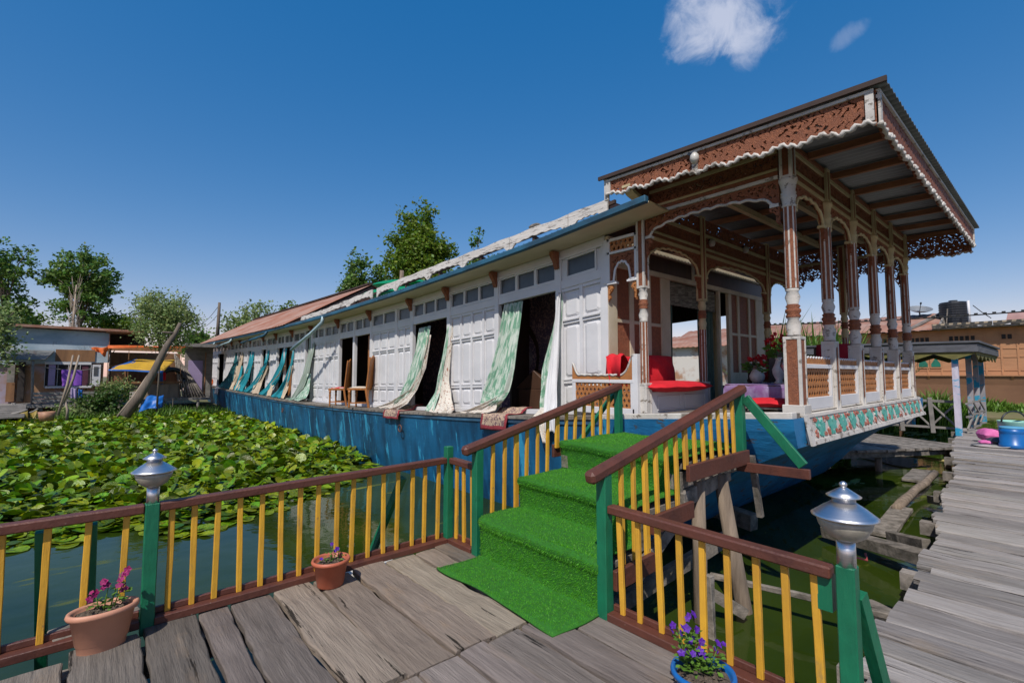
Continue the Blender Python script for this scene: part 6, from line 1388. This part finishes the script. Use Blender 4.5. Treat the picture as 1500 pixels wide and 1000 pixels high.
mb = MB(); mb.box(c0.x - .8, c0.x + .8, c0.y - .9, c0.y + .8, 4.34, 4.41)
for dx in (-.7, .7):
    for dy in (-.8, .7): mb.box(c0.x + dx - .05, c0.x + dx + .05, c0.y + dy - .05, c0.y + dy + .05, 4.14, 4.339)
mb.build('stand', OLDW, tk)
tag(MB().bar(at(1380, 462, x=NX + .4), at(1385, 478, x=NX + .4), .06, .06).bar(at(1388, 452, x=NX + .5), at(1386, 480, x=NX + .5), .05, .05).build('leaning_batten', OLDW), 'thin battens leaning before the black water tank', 'batten')
tag(MB().tube([at(1421, 476, x=NX + .3), at(1418, 440, x=NX + .3)], .06, 8).build('white_pipe', WHITE), 'white upright pipe on the roof right of the water tank', 'pipe')
t = thing('satellite_dish', 'mesh satellite dish on the rusted roof of the ochre houseboat', 'satellite dish', (NX + 2.2, 5.9, 5.1)); c0 = at(1347, 457, x=NX + 2.2)
mb = MB(); nrm = Vector((-.35, -.2, .9)).normalized(); u = nrm.orthogonal().normalized(); w = nrm.cross(u)
P_ = [[c0 + (u * math.cos(k * .2618) + w * math.sin(k * .2618)) * (.62 * r / 5) + nrm * .22 * (r / 5) ** 2 for k in range(25)] for r in range(6)]; mb.grid(P_); mb.build('dish', mat('grey mesh', (.20, .22, .24), (.14, .155, .17), (9, 9, 9), rough=.6), t)
MB().tube([c0, (c0.x + .1, c0.y, c0.z - .8)], .04, 6).build('mast', BLACK, t); MB().tube([c0, c0 + nrm * .55], .02, 5).tube([c0 + nrm * .5, c0 + nrm * .62], .05, 6).build('feed', BLACK, t)
mb = MB(); a, b = Vector(at(1120, 476, x=NX - 1)), Vector(at(1560, 452, x=NX - 1)); pts = [a.lerp(b, k / 40) - Vector((0, 0, .12 * math.sin(k / 40 * math.pi))) for k in range(41)]; mb.tube(pts, .035, 5)
for k in range(1, 40): mb.box(pts[k].x - .07, pts[k].x + .07, pts[k].y - .07, pts[k].y + .07, pts[k].z - .02, pts[k].z + .10)
tag(mb.build('power_line', CABLE), 'black cable with clips running along the top of the ochre houseboat', 'cable')
tag(MB().tube([at(1425, 447, x=NX + 1), at(1438, 457, x=NX + 1), at(1452, 466, x=NX + 1)], .02, 4).build('wire', CABLE), 'thin wire slanting down right of the water tank', 'wire')
# pale shed seen through the porch door
t = thing('white_shed', 'whitewashed shed with rust stains seen through the porch doorway', 'shed', at(1015, 560, x=30))
a, b = at(985, 560, x=30), at(1050, 512, x=30); MB().box(30, 33, b.y, a.y, ZW + .1, b.z + .3).build('wall', mat('stained whitewash', (.62, .58, .53), (.40, .22, .13), (.7, .7, 1.1), (.48, .6), .8), t)
a, b = at(960, 516, x=29.6), at(1075, 512, x=29.6); mb = MB(); mb.grid([[(29.6, y, b.z + .28 + .02 * math.sin(i * 1.57)), (31.7, y, b.z + 1.2 + .02 * math.sin(i * 1.57)), (33.4, y, b.z + .3)] for i, y in [(k, b.y + (a.y - b.y) * k / 60) for k in range(61)]]); mb.build('roof', RUST, t)
# reeds and grass by the far hull
GB = mat('reed blade', (.14, .26, .03), (.09, .19, .02), (2, 2, 2), rough=.5, isl=.35, transl=.3)
def reeds(name, label, cat, cx, cy_, rx, ry, n, h, w=.02, kind=None, group=None, base=ZW):
    rr = random.Random(int(abs(cx * 31 + cy_ * 17))); vs_, fs_ = [], []
    for k in range(n):
        a, q = rr.uniform(0, 6.283), math.sqrt(rr.random()); p = Vector((cx + rx * q * math.cos(a), cy_ + ry * q * math.sin(a), base)); hh = h * rr.uniform(.5, 1.1) * (1.15 - q * .5); b_ = rr.uniform(0, 6.283); l = Vector((math.cos(b_), math.sin(b_), 0)); sd = Vector((-l.y, l.x, 0)) * w * rr.uniform(.6, 1.4); bend = rr.uniform(.1, .55) * hh; m_ = len(vs_)
        vs_ += [p - sd * .5, p + sd * .5, p + l * bend * .3 + Vector((0, 0, hh * .6)) + sd, p + l * bend * .3 + Vector((0, 0, hh * .6)) - sd, p + l * bend + Vector((0, 0, hh * .88))]
        fs_ += [(m_, m_ + 1, m_ + 2, m_ + 3), (m_ + 3, m_ + 2, m_ + 4)]
    return tag(MB().add(vs_, fs_).build(name, GB, org=(cx, cy_, base)), label, cat, group, kind)
p = at(1370, 590, x=24); reeds('reed_clump', 'bright green reed clump left of the pavilion posts', 'reeds', 24, p.y, 1.0, 1.0, 1000, 1.7, .03)
p = at(1205, 540, x=22); reeds('reed_clump', 'tall reed clump seen between the porch columns above the lattice rail', 'reeds', 22, p.y, 1.6, 2.3, 2400, 4.4, .04)
p = at(1140, 540, x=22); reeds('reed_clump', 'yellowish reed clump seen between the porch table flowers and the corner column', 'reeds', 22, p.y, 1.3, 1.3, 1500, 4.6, .04)
p = at(1442, 580, x=33); reeds('grass_clump', 'low green clump at the ochre hull behind the pavilion', 'grass', 34.9, p.y, .9, 1.2, 700, .95, .04)
for k, (px, lab) in enumerate(((1485, 'low green clump at the ochre hull near the right edge of the view'),)): p = at(px, 580, x=32.5); reeds('grass_clump', lab, 'grass', 34.9, p.y, .8, 1.2, 700, .75, .04)
rr = random.Random(4); vs_, fs_ = [], []
for k in range(9000):
    p = Vector((rr.uniform(34.2, 35.9), rr.uniform(-14, 22), ZW)); h = rr.uniform(.15, .5); a = rr.uniform(0, 6.28); sd = Vector((math.cos(a), math.sin(a), 0)) * .03; n = len(vs_); vs_ += [p - sd, p + sd, p + Vector((rr.uniform(-.2, .2), rr.uniform(-.2, .2), h))]; fs_.append((n, n + 1, n + 2))
tag(MB().add(vs_, fs_).build('bank_grass', GB, org=(33, 4, ZW)), 'short grass along the bank in front of the ochre houseboat', 'grass', kind='stuff')
vs_, fs_ = [], []
for k in range(9000):
    x = rr.uniform(-14, 6); p = Vector((x, rr.uniform(27.2, 31), ZW + .15)); h = rr.uniform(.1, .4); a = rr.uniform(0, 6.28); sd = Vector((math.cos(a), math.sin(a), 0)) * .03; n = len(vs_); vs_ += [p - sd, p + sd, p + Vector((rr.uniform(-.2, .2), rr.uniform(-.2, .2), h))]; fs_.append((n, n + 1, n + 2))
tag(MB().add(vs_, fs_).build('shore_grass', GB, org=(-4, 29, ZW)), 'rough grass along the shore below the shacks', 'grass', kind='stuff')
# pavilion at the end of the walkway
pv = thing('pavilion', 'small grey landing pavilion with blue streaked posts and a scalloped roof edge', 'pavilion', (16.5, 2.6, 0))
E1 = Vector((0, -1, 0)); E2 = Vector((1, 0, 0)); O_ = Vector((17.2, 1.95, 0))
PB = mat('grey post with blue paint', (.34, .33, .36), (.25, .24, .26), (5, 5, 2), rough=.85, bump=.4, bsc=(12, 12, 4), chip=((.02, .26, .42), .53, (1.5, 1.5, 2.6), .03)); GW = mat('grey roof timber', (.115, .12, .135), (.07, .072, .08), (3, 3, 9), rough=.9, bump=.3, bsc=(9, 9, 9)); OLV = mat('olive board', (.16, .15, .04), (.11, .10, .03), (5, 5, 5), rough=.85)
PA = mat('pale post with blue paint', (.55, .52, .60), (.40, .38, .45), (5, 5, 2), rough=.85, bump=.4, bsc=(12, 12, 4), chip=((.02, .30, .50), .55, (1.0, 1.0, 2.6), .03))
for k, px_ in enumerate((1403, 1423, 1433, 1441)):
    q = Vector(at(px_, 600, y=1.95)); q.z = 0; MB().bar(q, q + Vector((0, 0, 2.26)), .125, .125, n=8, jit=.004).build('post', PA if k == 0 else PB, pv)
for (a, b) in ((-3.1, .0), (-3.1, 4.3)): q = O_ + E1 * a + E2 * b; MB().bar(q, q + Vector((0, 0, 2.26)), .15, .15, n=8, jit=.004).build('post', PB, pv)
rp = lambda a, b, z: O_ + E1 * a + E2 * b + Vector((0, 0, z))
mb = MB(); vs_ = [rp(-3.6, -.6, 2.42), rp(.50, -.6, 2.38), rp(.50, 4.9, 2.38), rp(-3.6, 4.9, 2.42)]; mb.add(vs_ + [v + Vector((0, 0, .05)) for v in vs_], [(3, 2, 1, 0), (4, 5, 6, 7), (0, 1, 5, 4), (1, 2, 6, 5), (2, 3, 7, 6), (3, 0, 4, 7)]); pr_ = mb.build('roof', GW, pv)
mb = MB(); mb.bar(rp(-3.55, -.55, 2.29), rp(.46, -.55, 2.25), .03, .2); mb.bar(rp(.45, -.53, 2.25), rp(.45, 4.85, 2.25), .03, .2); mb.bar(rp(.46, 4.85, 2.25), rp(-3.55, 4.85, 2.29), .03, .2); mb.build('fascia', GW, pv)
def scal(p, q, n, name='scalloped_valance'):
    p, q = Vector(p), Vector(q); L_ = (q - p).length; mb = MB(); d = (q - p) / L_; sd = d.cross(Vector((0, 0, 1)))
    for k in range(n):
        pl = [(k * L_ / n, 0), ((k + 1) * L_ / n, 0), ((k + 1) * L_ / n, -.09), ((k + .75) * L_ / n, -.06), ((k + .5) * L_ / n, .0 - .02), ((k + .25) * L_ / n, -.06), (k * L_ / n, -.09)]
        pl = [(k * L_ / n, 0), ((k + 1) * L_ / n, 0), ((k + 1) * L_ / n, -.05), ((k + .8) * L_ / n, -.11), ((k + .5) * L_ / n, -.20), ((k + .2) * L_ / n, -.11), (k * L_ / n, -.05)]
        mb.prism(pl, lambda u, v, w: p + d * u + sd * w + Vector((0, 0, v)), .025)
    mb.build(name, OLV, pv)
scal(rp(-3.5, 4.8, 2.2), rp(.44, 4.8, 2.15), 5); scal(rp(-3.5, -.50, 2.19), rp(.40, -.50, 2.15), 5); scal(rp(.40, -.45, 2.15), rp(.40, 4.7, 2.15), 6)
for b in (0.3, 1.7, 3.1): 
    mb = MB()
    for z in (.1, .45, .8): mb.bar(rp(.1, b, z), rp(.17, b + .5, z), .04, .05)
    mb.bar(rp(.1, b, .12), rp(.17, b + .5, .45), .03, .05); mb.bar(rp(.1, b, .8), rp(.17, b + .5, .47), .03, .05)
    mb.build('side_screen', SH_GREY, pv)
mb = MB(); 
for (a, b) in ((-.55, 0), (-1.2, 0), (-1.85, .05)): mb.bar(rp(a, b, 0), rp(a - .04, b, .95), .09, .09)
mb.bar(rp(-.1, 0, .85), rp(-1.9, .05, .88), .05, .07); mb.bar(rp(-.1, 0, .15), rp(-1.9, .05, .15), .05, .06)
for a in (-.08, -.62, -1.25): mb.bar(rp(a, .01, .2), rp(a - .5, .01, .8), .03, .045); mb.bar(rp(a, .05, .8), rp(a - .5, .05, .2), .03, .045)
tag(mb.build('cross_fence', SH_GREY, bevel=.005), 'grey cross-braced fence left of the pavilion', 'fence')
t = thing('grey_hut', 'low grey blue hut wall behind the front skirt of the boat, at the low jetty', 'hut', at(1310, 625, d=15))
q = Vector(at(1250, 640, d=15.2)); mb = MB(); e1 = Vector((.76, -.65, 0)); mb.bar(Vector((q.x, q.y, .35)), Vector((q.x, q.y, .35)) + e1 * 1.9, .1, .8); mb.build('wall', mat('grey blue boards', (.18, .20, .23), (.11, .12, .14), (5, 5, 1)), t)
for k in (0, .95, 1.9): p = Vector((q.x, q.y, 0)) + e1 * k; MB().bar(p + Vector((0, 0, -.02)), p + Vector((0, 0, 1.05)), .14, .14).build('post', PB, t)
# bags and cans at the walkway end
def wp(px, py, z=0.0): return at(px, py, z=z)
PINK = mat('pink cloth', (.66, .17, .40), (.55, .10, .30), (6, 6, 6), rough=.8); c = wp(1458, 648)
pillow('pink_bundle', 'pink cloth bundle lying on the far end of the walkway', 'bundle', (c.x + .1, c.y + .0, .15), (.45, .58, .30), PINK, (0.1, 0, .5), puff=4)
tag(pillow('pink_cloth', None, None, (wp(1449, 651).x, wp(1449, 651).y, .05), (.28, .34, .10), PINK, (0, 0, .3)), 'smaller folded pink cloth in front of the pink bundle', 'cloth')
tag(pillow('dark_cloth', None, None, (wp(1465, 652).x, wp(1465, 652).y, .09), (.35, .4, .18), mat('dark cloth', (.05, .055, .075)), (0, 0, .8)), 'dark crumpled cloth between the pink bundle and the blue can', 'cloth')
tag(MB().lathe([(0, .0), (.18, .0), (.30, .035), (.31, .045), (.18, .02), (0, .02)], (wp(1451, 655).x, wp(1451, 655).y, 0), 28).build('white_plate', PORC), 'shallow pale plate lying in front of the pink bundle', 'plate')
c = wp(1484, 656); t = thing('blue_can', 'blue insulated can standing on the walkway right of the pink bundle', 'can', (c.x, c.y, 0))
MB().lathe([(0, 0), (.21, 0), (.22, .02), (.22, .09), (.205, .10), (.205, .30), (.20, .31), (.21, .33), (.20, .42), (0, .42)], (c.x, c.y, 0), 24).build('body', BLUEP, t)
MB().lathe([(0, .421), (.20, .421), (.205, .435), (.19, .455), (0, .46)], (c.x, c.y, 0), 24).build('lid', mat('light blue lid', (.10, .35, .55)), t)
c = wp(1492, 651); t = thing('mint_tub', 'mint green tub with a black carrying handle behind the blue can', 'tub', (c.x, c.y, 0))
MB().lathe([(0, 0), (.24, 0), (.28, .5), (.29, .52), (.27, .52), (.25, .45), (0, .44)], (c.x + .1, c.y + .05, 0), 24).build('body', mat('mint plastic', (.30, .58, .48), (.25, .5, .42), rough=.4), t)
MB().tube([(c.x + .1 + .29 * math.cos(k * .2618) * .76, c.y + .05 - .29 * math.cos(k * .2618) * .65, .5 + .24 * math.sin(k * .2618)) for k in range(13)], .018, 6).build('handle', BLACK, t)
tag(MB().lathe([(0, 0), (.1, 0), (.22, .14), (.21, .14), (.1, .02), (0, .02)], (wp(1503, 654).x, wp(1503, 654).y, 0), 20).build('blue_bowl', BLUEP), 'small blue bowl at the right edge of the view beside the blue can', 'bowl')
tag(MB().lathe([(0, -.05), (.09, -.04), (.12, .03), (.05, .1), (0, .11)], at(1457, 608, z=ZW + .03), 10).build('floating_bottle', WCLO if False else PORC), 'small white piece of litter floating on the duckweed', 'litter')
# ------------------------------------------------------------------ seat of the second chair gets its own checked cloth
seat2.data = seat2.data.copy(); seat2.data.materials.clear(); seat2.data.materials.append(mat('red checked seat cloth', (.62, .5, .45), (.5, .05, .06), (9, 9, 9), (.46, .5), .9))
for k in bpy.data.objects:
    if k.parent == chair and k.name.startswith('seat_pad'): k.data.materials.clear(); k.data.materials.append(mat('cream seat cloth', (.62, .54, .44), (.5, .42, .33), (9, 9, 9), rough=.9))
